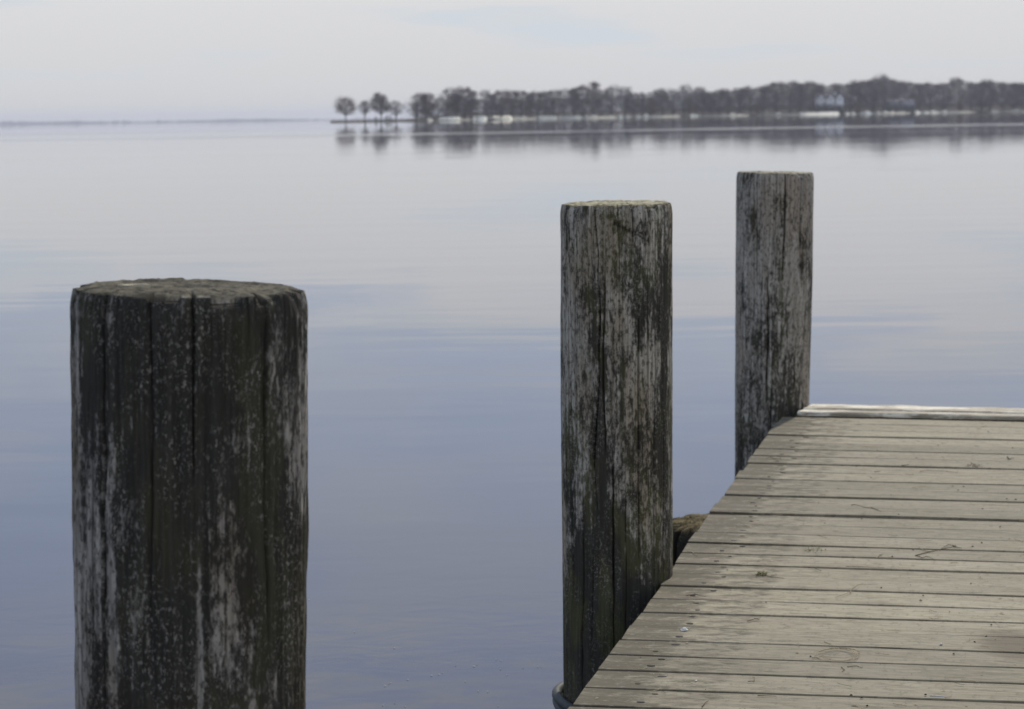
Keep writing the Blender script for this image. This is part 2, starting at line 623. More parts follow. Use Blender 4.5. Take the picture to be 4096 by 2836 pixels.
SKY_TREES = [('b', 1662, 376, 0), ('a', 1704, 371, 0), ('p', 1792, 358, 25), ('a', 1822, 372, 0), ('d', 1858, 349, 0), ('c', 1884, 362, 20),
             ('q', 1940, 364, 0), ('c', 1968, 376, 10), ('d', 2003, 362, 0), ('b', 2044, 366, 15), ('d', 2084, 364, 0), ('c', 2118, 376, 10), ('a', 2148, 363, 0),
             ('q', 2182, 368, 15), ('d', 2213, 362, 0), ('p', 2256, 360, 15), ('c', 2296, 356, 5), ('d', 2330, 343, 0), ('c', 2372, 328, 5), ('b', 2402, 360, 12),
             ('p', 2446, 348, 0), ('q', 2500, 351, 10), ('d', 2536, 372, 0), ('a', 2568, 368, 0), ('b', 2610, 372, 30), ('a', 2648, 352, 0), ('p', 2694, 360, 30),
             ('p', 2736, 344, 0), ('b', 2780, 352, 40), ('a', 2812, 361, 0), ('c', 2840, 366, 10), ('d', 2874, 360, 0), ('b', 2912, 358, 15), ('d', 2958, 353, 0), ('b', 3006, 349, 15),
             ('a', 3052, 343, 0), ('d', 3104, 330, 10), ('b', 3158, 330, 0), ('a', 3200, 334, 20), ('d', 3242, 328, 70), ('b', 3296, 345, 85), ('a', 3348, 333, 70), ('d', 3400, 334, 20),
             ('b', 3442, 325, 30), ('d', 3492, 320, 10), ('p', 3538, 305, 60), ('b', 3590, 322, 70), ('d', 3630, 328, 85), ('a', 3676, 332, 70), ('b', 3726, 334, 10), ('d', 3778, 334, 20),
             ('b', 3842, 315, 10), ('a', 3886, 328, 25), ('d', 3926, 330, 0), ('b', 3964, 322, 15), ('a', 4010, 328, 0), ('d', 4056, 333, 15), ('b', 4098, 334, 5)]
ORD = ['first', 'second', 'third', 'fourth', 'fifth', 'sixth', 'seventh', 'eighth', 'ninth', 'tenth', 'eleventh', 'twelfth', 'thirteenth', 'fourteenth',
       'fifteenth', 'sixteenth', 'seventeenth', 'eighteenth', 'nineteenth', 'twentieth']
SPECIAL = {1662: 'wide bare tree rising at the left end of the dense wood', 2372: 'tallest narrow bare tree, a spike in the left half of the wood',
           2736: 'broad pale bare tree with see-through crown in the middle of the wood', 3538: 'pale crown standing highest above the wood near its right end',
           3842: 'rounded bare crown standing proud near the right edge of the photo'}
sections = [(1600, 2240, 'left stretch of wood'), (2240, 2900, 'middle stretch of wood'), (2900, 3380, 'wood above the white house'), (3380, 4200, 'wood right of the house')]
cnt = {}
for key, px, ty, back in SKY_TREES:
    sec = next(s for s in sections if s[0] <= px < s[1])
    cnt[sec] = cnt.get(sec, 0) + 1
    tone = 'pale bare tree' if key in 'pq' else 'grey bare tree'
    lab = SPECIAL.get(px, f'{tone}, {ORD[cnt[sec] - 1]} from the left in the {sec[2]}')
    plant(key, px, ty, lab, 'tree', 'bare trees of the far wood', back, wide=TR.uniform(1.0, 1.4))
LOW = [('e', 1905, 405, 'small dark evergreen between two pale banks left of the wood'), ('e', 2340, 425, 'short dark evergreen at the water below the tall spike tree'),
       ('f', 2692, 415, 'dark evergreen in front of the broad pale tree'), ('e', 2850, 408, 'pointed dark evergreen right of the rusty brush'),
       ('f', 3190, 408, 'dark evergreen at the left end of the white seawall'), ('e', 3502, 390, 'dark evergreen between the two houses'),
       ('f', 3700, 390, 'dark evergreen right of the second house'), ('e', 3960, 400, 'left of two dark evergreens near the right edge'), ('e', 4022, 402, 'right of two dark evergreens near the right edge')]
for key, px, ty, lab in LOW:
    plant(key, px, ty, lab, 'tree', 'evergreens along the far shore', -3)
for px, ty, lab in [(2600, 402, 'rusty brown tree standing low in front of the middle wood'), (2758, 388, 'rusty brown tree right of the broad pale tree'),
                    (3030, 415, 'faint rusty tree at the foot of the wood left of the seawall'), (3432, 412, 'small rusty tree right of the white house'),
                    (3840, 405, 'low rusty tree before the wood near the right edge')]:
    plant('o', px, ty, lab, 'tree', 'rusty trees of the far shore', -2)

# the mass of wood behind: nobody could count it
r = random.Random(21)
wv_, wf_ = [], []
tops = sorted((px, ty) for _, px, ty, _ in SKY_TREES)
tx, tyy = [a for a, _ in tops], [b for _, b in tops]
for i in range(210000):
    px = r.uniform(1660, 4250)
    front = shore_dist(px)
    d = front + r.uniform(10, 140) if px > 1760 else front + r.uniform(2, 12)
    solid = min(1.0, max(0.0, (px - 2350) / 800.0))
    if r.random() > (0.40 + 0.60 * solid) * min(1.0, (px - 1660) / 160.0):
        continue
    yt = float(np.interp(px, tx, tyy)) + 5 + (1 - solid) * 30
    zt = at_dist(px, yt, d).z
    zg = 0.3 + 0.012 * (d - front)
    z = zg + (zt - zg) * r.random() ** 0.85
    p = Vector((far_x(px, d), d, z))
    dd = Vector((r.gauss(0, .4), r.gauss(0, .4), 1)).normalized() * r.uniform(1.0, 2.6)
    s = Vector((r.gauss(0, 1), r.gauss(0, .5), 0)).normalized() * r.uniform(.04, .09)
    b = len(wv_)
    wv_ += [tuple(p - s), tuple(p + s), tuple(p + dd)]
    wf_.append((b, b + 1, b + 2))
tag(mesh_obj('distant_wood', wv_, wf_, twig_m), 'dense mass of bare wood behind the front trees on the far shore', 'wood', kind='stuff')

# ---------------- houses on the far shore
white_m = simple_mat('white_siding', (0.88, 0.88, 0.88), 0.7, 0.05, 0.5)
lilac_m = simple_mat('pale_grey_siding', (0.42, 0.41, 0.46), 0.7, 0.05, 0.5)
roof_m = simple_mat('slate_roof', (0.06, 0.06, 0.075), 0.8, 0.2, 0.6)
glass_m = simple_mat('dark_window_glass', (0.03, 0.035, 0.05), 0.15, 0.1, 0.5, 0.5)


def house(px, py_base, py_top, wpx, mat, label, gables, back):
    d = shore_dist(px) + back
    c = at_dist(px, py_base, d)
    w = far_h(wpx, d)
    h = far_h(py_base - py_top, d)
    root = empty('house', (c.x, d, c.z))
    eave = h * 0.58
    dep = w * 0.45
    m = MB().box(-w / 2, w / 2, 0, dep, -6, eave)
    m.poly([(-w / 2, 0, eave + .01), (-w / 2, dep, eave + .01), (-w / 2, dep / 2, h)])
    m.poly([(w / 2, 0, eave + .01), (w / 2, dep / 2, h), (w / 2, dep, eave + .01)])
    m.build('wall', mat, root)
    o = .5
    rm = MB()
    for sgn in (0, 1):
        y0, y1 = (-o, dep / 2) if sgn == 0 else (dep + o, dep / 2)
        rm.poly([(-w / 2 - o, y0, eave - .1), (w / 2 + o, y0, eave - .1), (w / 2 + o, y1, h + .15), (-w / 2 - o, y1, h + .15)])
        rm.poly([(-w / 2 - o, y0, eave + .15), (-w / 2 - o, y1, h + .4), (w / 2 + o, y1, h + .4), (w / 2 + o, y0, eave + .15)])
    roof = rm.build('roof', roof_m, root)
    MB().box(w * .2, w * .2 + 1.1, dep * .45, dep * .45 + 1, h * .8, h * 1.16).build('chimney', mat, roof)
    for gx, gw in gables:
        gh = h * .95
        x0, x1 = gx * w - gw * w / 2, gx * w + gw * w / 2
        g = MB().box(x0, x1, -2.2, 1.0, -6, eave * 1.04)
        g.poly([(x0, -2.2, eave * 1.04 + .01), (x1, -2.2, eave * 1.04 + .01), ((x0 + x1) / 2, -2.2, gh)])
        g.build('gable', mat, root)
        q = MB()
        xm = (x0 + x1) / 2
        q.poly([(x0 - .3, -2.5, eave * 1.0), (xm, -2.5, gh + .2), (xm, dep / 2, gh + .2), (x0 - .3, dep / 2, eave)])
        q.poly([(x1 + .3, -2.5, eave * 1.0), (x1 + .3, dep / 2, eave), (xm, dep / 2, gh + .2), (xm, -2.5, gh + .2)])
        q.build('gable_roof', roof_m, root)
        MB().box(xm - .6, xm + .6, -2.26, -2.2, eave * .75, eave * 1.1).build('window', glass_m, root)
    nwin = 5
    for k in range(nwin):
        xk = -w / 2 + w * (k + .5) / nwin
        if any(abs(xk - gx * w) < gw * w * .6 for gx, gw in gables):
            continue
        for zf in (.2, .66):
            MB().box(xk - .7, xk + .7, -.06, 0.0, eave * zf, eave * zf + 1.5).build('window', glass_m, root)
    return tag(root, label, 'house', 'houses on the far shore')


house(3320, 418, 378, 106, white_m, 'white house with gables among trees above the bright seawall', [(-.34, .22), (.02, .2), (.36, .24)], 12)
house(3602, 416, 398, 110, lilac_m, 'pale grey house half hidden in the wood right of the white house', [(-.3, .25), (.25, .3)], 14)
d = shore_dist(3280) - 6
root = empty('seawall', (far_x(3280, d), d, 0))
x0, x1 = far_x(3204, d) - far_x(3280, d), far_x(3358, d) - far_x(3280, d)
hw = far_h(12.5, d)
nb = 12
for k in range(nb):
    a, b = x0 + (x1 - x0) * k / nb, x0 + (x1 - x0) * (k + 1) / nb
    y_, t_ = TR.uniform(-.3, .3), hw * TR.uniform(.62, .93)
    mesh_obj('panel', [(a + .04, -11 + y_, -.4), (b - .04, -11 + y_, -.4), (b - .04, 0, t_), (a + .04, 0, t_), (a + .04, 1.4, -.5), (b - .04, 1.4, -.5), (b - .04, 1.4, t_), (a + .04, 1.4, t_)],
             [(0, 1, 2, 3), (3, 2, 6, 7), (0, 4, 5, 1), (4, 7, 6, 5), (1, 5, 6, 2), (0, 3, 7, 4)], wall_pale_m, root)
MB().box(x0 - .3, x1 + .3, -.35, 1.8, hw * .955, hw).build('coping', wall_pale_m, root)
for k in range(9):
    plant('u', 3262 + k * 14 + TR.uniform(-4, 4), 412 + TR.uniform(-7, 5), f'low grey bush below the white house, {ORD[k]} from the left', 'bush', 'bushes below the white house', 2, 2.0, 'grey_bush', .6)
for k in range(8):
    plant('u', 3544 + k * 16 + TR.uniform(-4, 4), 412 + TR.uniform(-7, 5), f'low grey bush below the pale grey house, {ORD[k]} from the left', 'bush', 'bushes below the grey house', 2, 2.0, 'grey_bush', .6)
tag(root, 'long bright white seawall at the water below the white house', 'seawall')

# ---------------- the farther shore on the left horizon
far_m = simple_mat('far_shore_hazed_wood', (0.07, 0.078, 0.095), 0.95, 0.2, 0.002)  # wood tone with the blue of distant haze put into its colour
r = random.Random(5)
D = 15500.0
vv, ff = [], []
N = 520
for i in range(N + 1):
    px = -900 + (2000 + 900) * i / N
    t = px
    env = np.interp(t, [-900, 0, 300, 420, 470, 600, 640, 780, 900, 1100, 1340, 2000], [20, 17, 15, 13, 8, 7, 9, 8, 14, 11, 6, 5])
    hgt = far_h(max(2.0, env * .55 + r.uniform(-2, 2.5) + (5 if r.random() < .07 else 0)), D)
    x = far_x(px, D)
    vv += [(x, D, -2), (x, D + 8, hgt), (x, D + 120, hgt * .9), (x, D + 140, -2)]
for i in range(N):
    for q in range(3):
        k = i * 4 + q
        ff.append((k, k + 4, k + 5, k + 1))
tag(mesh_obj('far_shore', vv, ff, far_m), 'faint blue far shore along the left horizon', kind='structure')

# ------------------------------------------------------------------ air
hz = bpy.data.materials.new('haze_air')
hz.use_nodes = True
hn, hl = hz.node_tree.nodes, hz.node_tree.links
hn.clear()
ho = hn.new('ShaderNodeOutputMaterial')
hv = hn.new('ShaderNodeVolumePrincipled')
hv.inputs['Color'].default_value = (0.87, 0.90, 1.0, 1)
hv.inputs['Density'].default_value = 7.5e-5
hv.inputs['Anisotropy'].default_value = 0.2
hl.new(hv.outputs[0], ho.inputs['Volume'])
hb = MB().box(-9500, 9500, -80, 17500, -3.0, 60.0)
hob = hb.build('haze', hz)
tag(hob, 'thin pale haze over the lake', kind='stuff')

# ------------------------------------------------------------------ numeric noise for the piles
def vnoise(u, v, seed, pu=None):
    """value noise on a lattice, periodic in u with period pu (integer)"""
    rs = np.random.RandomState(seed)
    L = 256
    tab = rs.rand(L, L).astype(np.float64)
    iu, iv = np.floor(u).astype(int), np.floor(v).astype(int)
    fu, fv = u - iu, v - iv
    fu, fv = fu * fu * (3 - 2 * fu), fv * fv * (3 - 2 * fv)

    def g(a, b):
        aa = a % pu if pu else a
        return tab[aa % L, b % L]
    return (g(iu, iv) * (1 - fu) + g(iu + 1, iv) * fu) * (1 - fv) + (g(iu, iv + 1) * (1 - fu) + g(iu + 1, iv + 1) * fu) * fv


def fbm(u, v, seed, pu, octs=3, gain=.5):
    s, a, t = 0, 1, 0
    for o in range(octs):
        s = s + a * vnoise(u * 2 ** o, v * 2 ** o, seed + o * 17, pu * 2 ** o)
        t += a
        a *= gain
    return s / t


def make_pile(name, mat, cx, cy, z0, ztop, r_top, r_bot, seed, cracks, nseg=420, nz=300, lean=(0, 0), tilt=(0, 0), chip=0.006, ncap=26, wob=.004, rough=1.0, scars=()):
    """weathered round pile: checks, grain ridges, ragged rim and an uneven sawn top, one mesh"""
    th = np.arange(nseg) / nseg * 2 * np.pi
    H = ztop - z0
    tt = (np.arange(nz) / (nz - 1)) ** 0.8
    zz = z0 + H * tt
    T, Z = np.meshgrid(th, zz)
    k = (Z - z0) / H
    R = r_bot + (r_top - r_bot) * k
    U = T / (2 * np.pi)
    R = R + (fbm(U * 5, Z * 1.6, seed, 5, 2) - .5) * 2 * wob
    R = R + (fbm(U * 64, Z * 3.2, seed + 1, 64, 3) - .5) * .0042
    R = R + (vnoise(U * 150, Z * 9.0, seed + 2, 150) - .5) * .0016 * rough + (fbm(U * 90, Z * 22.0, seed + 4, 90, 2) - .5) * .0022 * (rough - 1)
    crk = np.zeros_like(R)
    for (a, za, zb, wd, dp, wand) in cracks:
        ca = math.radians(a) + (vnoise(Z * 4.0 + a, Z * 0 + 3, seed + 5) - .5) * wand + (vnoise(Z * 19.0 + a, Z * 0 + 9, seed + 6) - .5) * wand * .25
        dth = (T - ca + np.pi) % (2 * np.pi) - np.pi
        dist = np.abs(dth) * r_top
        e = np.clip((Z - za) / .07, 0, 1) * np.clip((zb - Z) / .07, 0, 1) if zb < ztop else np.clip((Z - za) / .12, 0, 1)
        w = wd * e * (.55 + .9 * vnoise(Z * 11 + a * 3, Z * 0, seed + 7)) + 1e-6
        prof = np.clip(1 - dist / (w * .8), 0, 1)
        crk = np.maximum(crk, prof * e)
        R = R - dp * prof * e
    for (a0, za, a1, zb, wd, dp) in scars:
        x0_, x1_ = math.radians(a0) * r_top, math.radians(a1) * r_top
        px_, pz_ = T * r_top - x0_, Z - za
        L2 = (x1_ - x0_) ** 2 + (zb - za) ** 2
        tq = np.clip((px_ * (x1_ - x0_) + pz_ * (zb - za)) / L2, 0, 1)
        dist = np.hypot(px_ - tq * (x1_ - x0_), pz_ - tq * (zb - za)) + (vnoise(T * 60, Z * 300, seed + 15) - .5) * .004
        prof = np.clip(1 - dist / (wd * (1 - .6 * tq)), 0, 1)
        crk = np.maximum(crk, prof)
        R = R - dp * prof
    # rim: blocks of fibre broken off, and a rounded edge
    blk = vnoise(np.floor(U * 46), U * 0 + seed, seed + 8, 46) * .6 + vnoise(np.floor(U * 17 + .5), U * 0, seed + 9, 17) * .4
    near_top = np.clip(1 - (ztop - Z) / .03, 0, 1)
    R = R - near_top ** 2 * .004 - near_top * np.clip(blk - .5, 0, 1) * chip * 1.2
    X = R * np.cos(T)
    Y = R * np.sin(T)
    zdrop = near_top ** 3 * np.clip(blk - .45, 0, 1) * chip * 2.4
    Zs = Z - zdrop
    verts = [np.stack([X, Y, Zs], -1).reshape(-1, 3)]
    uvs = [np.stack([T * r_top, Z], -1).reshape(-1, 2)]
    capf = [np.zeros(nseg * nz)]
    crf = [crk.reshape(-1)]
    faces = []
    idx = np.arange(nseg * nz).reshape(nz, nseg)
    for i in range(nz - 1):
        a = idx[i]
        b = np.roll(a, -1)
        c = idx[i + 1]
        d_ = np.roll(c, -1)
        faces += np.stack([a, b, d_, c], -1).tolist()
    prev = idx[-1]
    base = nseg * nz
    rim = R[-1]
    for q in range(1, ncap):
        f = 1 - (q / (ncap - 1)) ** 1.1 * .985
        rr = rim * f
        xx, yy = rr * np.cos(th), rr * np.sin(th)
        bump = (fbm(xx * 60 + 50, yy * 60 + 50, seed + 11, 250, 3) - .5) * .007 + (fbm(xx * 14 + 50, yy * 14 + 50, seed + 12, 250, 2) - .5) * .006
        rings = np.sin(rr / .0055 + 2 * fbm(xx * 20 + 9, yy * 20 + 9, seed + 3, 250, 1)) * .0006
        fade = min(1.0, q / 3.0)
        ck = np.zeros(nseg)
        for (a, za, zb, wd, dp, wand) in cracks:
            if zb >= ztop:
                dth = (th - math.radians(a) + np.pi) % (2 * np.pi) - np.pi
                dist = np.abs(np.sin(dth)) * rr
                reach = np.clip((f - .25) / .5, 0, 1)
                ck = np.maximum(ck, np.clip(1 - dist / (wd * 1.4), 0, 1) * (np.cos(dth) > 0) * reach)
        z = ztop - zdrop[-1] * (1 - fade) + (bump + rings) * fade - ck * .012 + .002 * fade
        verts.append(np.stack([xx, yy, z], -1))
        uvs.append(np.stack([xx, yy], -1))
        capf.append(np.full(nseg, fade))
        crf.append(ck)
        cur = base + (q - 1) * nseg + np.arange(nseg)
        faces += np.stack([prev, np.roll(prev, -1), np.roll(cur, -1), cur], -1).tolist()
        prev = cur
    verts = np.concatenate(verts)
    # lean and saw-cut tilt
    dz = verts[:, 2] - DECK_Z
    topw = np.clip((verts[:, 2] - (ztop - .12)) / .12, 0, 1)
    verts[:, 2] += (verts[:, 0] * tilt[0] + verts[:, 1] * tilt[1]) * topw
    verts[:, 0] += cx + lean[0] * dz
    verts[:, 1] += cy + lean[1] * dz
    loc = Vector((cx, cy, 0))
    verts[:, 0] -= cx
    verts[:, 1] -= cy
    faces.append(tuple(int(i) for i in prev))
    o = mesh_obj(name, verts, faces, mat, None, True, np.concatenate(uvs))
    o.location = loc
    for nm, arr in (('cap', np.concatenate(capf)), ('crack', np.concatenate(crf))):
        at = o.data.attributes.new(nm, 'FLOAT', 'POINT')
        at.data.foreach_set('value', arr.astype(np.float32))
    return o


def pile_mat(name, dark, seed, grey=(0.30, 0.295, 0.29), grey_lo=(0.15, 0.145, 0.14), brown=(0.20, 0.15, 0.105), brown_amt=.3, moss=.3, wet=None, fleck=0.5,
             cap_lo=(0.10, 0.09, 0.065), cap_hi=(0.34, 0.31, 0.22), coat=(0.0135, 0.0125, 0.0095), stains_and_light=(), rad=.14, warm_lo=.48):
    m = Mat(name)
    uv = m.coord('UV')
    o = (seed * 3.1, seed * 1.7, 0)
    fine = m.noise(m.scale(uv, (1, .03, 1), o), 190, 4, .65)
    mid = m.noise(m.scale(uv, (1, .045, 1), o), 70, 5, .65)
    wood = m.mix(m.smooth(m.math('ADD', m.math('MULTIPLY', fine, .55), m.math('MULTIPLY', mid, .45)), .38, .62), grey_lo, grey)
    line = m.noise(m.scale(uv, (1, .016, 1), (seed * 1.9, 7, 0)), 150, 3, .6)
    wood = m.mix(m.math('MULTIPLY', m.smooth(line, .60, .68), .75), wood, tuple(c * .22 for c in grey_lo))
    warm = m.noise(m.scale(uv, (1, .22, 1), (seed * 5.3, 2, 0)), 9, 3, .5)
    wood = m.mix(m.math('MULTIPLY', m.smooth(warm, warm_lo, warm_lo + .16), brown_amt), wood, brown)
    # algae and mildew: soft patches that follow the grain, pocked with bare flecks; specks on the bare wood
    big = m.noise(m.scale(uv, (1, .30, 1), (seed * 2.3, 9, 0)), 11, 3, .55, .3)
    med = m.noise(m.scale(uv, (1, .42, 1), (seed * 1.3, 3, 0)), 44, 4, .62, .5)
    streak = m.noise(m.scale(uv, (1, .075, 1), (seed, 4, 0)), 85, 3, .6, .4)
    v = m.math('ADD', m.math('MULTIPLY', big, .46), m.math('ADD', m.math('MULTIPLY', med, .30), m.math('MULTIPLY', streak, .28)))
    thr = .52 - (dark - .5) * .42
    su, sv = m.sep(uv)[0], m.sep(uv)[1]
    if wet is not None:
        damp = m.math('SUBTRACT', 1.0, m.smooth(m.math('ADD', sv, m.math('MULTIPLY', m.math('SUBTRACT', big, .5), 1.0)), wet[0], wet[1]))
        v = m.math('ADD', v, m.math('MULTIPLY', damp, wet[2]))
    for (ang, zc, ru, rz, amp) in stains_and_light:  # real stains, plus side bands that put light into the colour
        du = m.math('DIVIDE', m.math('SUBTRACT', su, math.radians(ang) * rad), ru)
        dv = m.math('DIVIDE', m.math('SUBTRACT', sv, zc), rz)
        rr = m.math('ADD', m.math('MULTIPLY', du, du), m.math('MULTIPLY', dv, dv))
        v = m.math('ADD', v, m.math('MULTIPLY', m.math('EXPONENT', m.math('MULTIPLY', rr, -1.0)), amp))
    v = m.math('ADD', v, m.math('MULTIPLY', m.math('SUBTRACT', m.noise(m.scale(uv, (1, .4, 1), (seed * 6, 5, 0)), 150, 3, .7), .5), .30))
    cov = m.smooth(v, thr - .055, thr + .055)
    fl = m.noise(m.scale(uv, (1, .55, 1), (seed * 7, 2, 0)), 185, 3, .7)
    fl2 = m.noise(m.scale(uv, (1, .5, 1), (seed * 3, 6, 0)), 420, 2, .6)
    fl = m.math('ADD', m.math('MULTIPLY', fl, .62), m.math('MULTIPLY', fl2, .38))
    flm = m.math('MULTIPLY', m.smooth(fl, .515, .60), m.smooth(m.noise(m.scale(uv, (1, .4, 1), (seed * 9, 2, 0)), 14, 5, .7), .42, .60))
    speck = m.noise(m.scale(uv, (1, .42, 1), o), 125, 4, .72)
    spm = m.math('MULTIPLY', m.smooth(speck, .53, .60), m.math('SUBTRACT', 1.0, cov))
    mask = m.math('ADD', m.math('MULTIPLY', cov, m.math('SUBTRACT', 1.0, m.math('MULTIPLY', flm, fleck))), m.math('MULTIPLY', spm, .72), True)
    green = m.smooth(m.noise(m.scale(uv, (1, .3, 1), (seed * 4.7, 1, 0)), 14, 4, .6), .46, .60)
    coatc = m.mix(m.math('MULTIPLY', green, moss), m.mix(fl, coat, tuple(c * 2.4 for c in coat)), (0.062, 0.062, 0.022))
    side = m.mix(m.math('MULTIPLY', mask, .92), wood, coatc)
    side = m.mix(m.math('MULTIPLY', m.attr('crack'), .85), side, (0.016, 0.014, 0.012))
    # sawn top: coarse end grain, dirt
    end = m.noise(uv, 90, 5, .65)
    end2 = m.noise(uv, 18, 4, .6)
    capc = m.mix(m.smooth(m.math('ADD', m.math('MULTIPLY', end, .5), m.math('MULTIPLY', end2, .5)), .38, .62), cap_lo, cap_hi)
    capc = m.mix(m.math('MULTIPLY', m.attr('crack'), .8), capc, (0.015, 0.014, 0.012))
    col = m.mix(m.attr('cap'), side, capc)
    h = m.math('ADD', m.math('MULTIPLY', fine, .5), m.math('ADD', m.math('MULTIPLY', speck, .6), m.math('MULTIPLY', mask, .25)))
    m.set(color=col, rough=.92, spec=.12, normal=m.bump(h, .9, .004))
    return m.m


# crack angles: 270 faces the camera (-Y), 180 left, 360 right
P1 = dict(x=0, y=2.52)
c1 = at_dist(756, 1155, 2.52)
c1b = at_dist(760, 2700, 2.52)
pm1 = pile_mat('pile_wood_blackened', .67, 1.0, grey=(0.44, .41, .365), grey_lo=(.17, .158, .14), brown=(.21, .165, .115), brown_amt=.7, moss=.30, fleck=.7, coat=(.0105, .0098, .0080), warm_lo=.50,
               cap_lo=(.04, .037, .03), cap_hi=(.17, .155, .115), stains_and_light=[(192, .8, .065, 3, -.15), (342, .45, .050, .50, -.15), (350, 1.2, .03, .3, -.06), (232, .52, .022, .07, -.22), (236, 1.0, .006, .3, -.10), (280, .98, .0045, .10, -.22), (284, .78, .009, .12, -.15), (286, .58, .005, .05, -.22), (262, .85, .03, 2, .03), (305, 1.1, .05, .3, .03)])  # wide left and right bands paint sky and deck light into the coat
lean1 = (c1b.x - c1.x) / (c1b.z - c1.z)
p1 = make_pile('pile', pm1, c1.x - lean1 * (c1.z - DECK_Z), 2.52, -.9, c1.z, .1385, .132, 31,
               [(233, .45, 9, .0030, .012, .14), (281, 1.12, 9, .0024, .008, .06), (258, 1.0, 9, .0018, .006, .10),
                (319, .95, 9, .0026, .008, .08), (330, -.3, .55, .0020, .006, .10), (205, .8, 9, .0018, .005, .08), (214, -.2, .62, .002, .006, .12), (292, .2, .7, .0018, .005, .12)],
               lean=(lean1, 0), tilt=(-.03, 0), chip=.016, rough=2.2, nseg=520, nz=360)
tag(p1, 'thick blackened wooden pile in the left foreground, ragged top', 'pile', 'round mooring piles of the dock')

c2 = at_dist(2464, 815, 5.28)
c2b = at_dist(2470, 2250, 5.28)
pm2 = pile_mat('pile_wood_mossy', .51, 2.0, grey=(0.53, .49, .415), grey_lo=(.22, .20, .165), moss=.85, brown=(.30, .24, .16), brown_amt=.6, wet=(.30, .62, .16), fleck=.5, stains_and_light=[(250, .52, .05, .20, .17), (250, .85, .012, .25, .08), (238, 1.45, .03, .22, .07), (285, 1.55, .05, .10, .08), (322, .95, .02, .35, .08), (190, .9, .03, 2, -.08)],
               cap_lo=(.16, .14, .09), cap_hi=(.50, .46, .32))
p2 = make_pile('pile', pm2, c2b.x, 5.28, -.9, c2.z, .1395, .138, 57,
               [(200, .1, 1.2, .0022, .010, .06), (213, .2, 1.3, .0020, .008, .05), (247, .6, 9, .0034, .018, .16), (255, .75, 1.25, .0026, .012, .06), (263, -.3, .8, .0034, .014, .06),
                (284, 1.25, 9, .0042, .020, .03), (289, .5, 1.2, .0026, .012, .05), (308, .2, 1.1, .0024, .010, .05), (268, 1.3, 9, .0022, .010, .03), (322, .0, .95, .0022, .010, .06), (228, -.2, .7, .0026, .011, .06),
                (302, 1.3, 9, .0022, .008, .03), (240, .2, .6, .0022, .009, .04), (276, .3, .7, .002, .008, .04)],
               lean=((c2.x - c2b.x) / (c2.z - DECK_Z), 0), tilt=(0, 0), chip=.012, nseg=460, nz=420,
               scars=[(266, c2.z - .042, 303, c2.z - .090, .007, .006), (285, c2.z - .060, 300, c2.z - .072, .004, .004)])
tag(p2, 'grey and green stained pile standing between the other two', 'pile', 'round mooring piles of the dock')

c3 = at_dist(3102, 690, 8.25)
c3b = at_dist(3088, 1720, 8.25)
pm3 = pile_mat('pile_wood_grey', .41, 3.0, grey=(0.51, .47, .405), grey_lo=(.25, .228, .19), brown=(.30, .22, .15), moss=.45, brown_amt=.35, wet=(.30, .62, .09), fleck=.5, stains_and_light=[(300, .55, .06, .18, .08), (190, 1, .03, 2, -.05)],
               cap_lo=(.17, .15, .11), cap_hi=(.48, .45, .34))
p3 = make_pile('pile', pm3, c3b.x, 8.25, -.9, c3.z, .1475, .137, 83,
               [(210, .2, 1.2, .003, .012, .08), (255, .45, 1.0, .004, .016, .12), (277, .95, 9, .005, .02, .06), (262, .2, .6, .004, .014, .08), (306, .9, 9, .0045, .018, .06), (318, .3, .9, .003, .01, .1),
                (235, .9, 9, .003, .01, .05), (90, 0, 9, .005, .02, .1)],
               lean=((c3.x - c3b.x) / (c3.z - DECK_Z), 0), tilt=(-.03, 0), chip=.010, nseg=360, nz=280)
tag(p3, 'smallest, palest grey pile at the far end of the dock', 'pile', 'round mooring piles of the dock')

# ------------------------------------------------------------------ the dock
EDGE_ANG = math.radians(12.93)          # the dock runs a little to the right of the view
DU = Vector((math.sin(EDGE_ANG), math.cos(EDGE_ANG), 0))      # along the dock, away
DV = Vector((math.cos(EDGE_ANG), -math.sin(EDGE_ANG), 0))     # across, to the right
E0 = Vector((-.834, 0, DECK_Z))
E0 = E0 - DU * E0.dot(DU) + Vector((0, 0, 0))
E0.z = DECK_Z
dock = empty('wooden_dock', (E0.x, E0.y, DECK_Z), -EDGE_ANG)   # local +Y runs out along the dock edge, +X across
tag(dock, 'weathered grey plank dock running out over the lake at right', 'dock')


def deck_s(px, py, up=0.0):
    p = on_plane(px, py, DECK_Z + up) - E0
    return p.dot(DU), p.dot(DV)


def fan(i):
    """slant of the i-th joint: the boards were not laid quite parallel"""
    return math.tan(math.radians(1.6 - 4.0 * min(1.0, i / 27.0)))


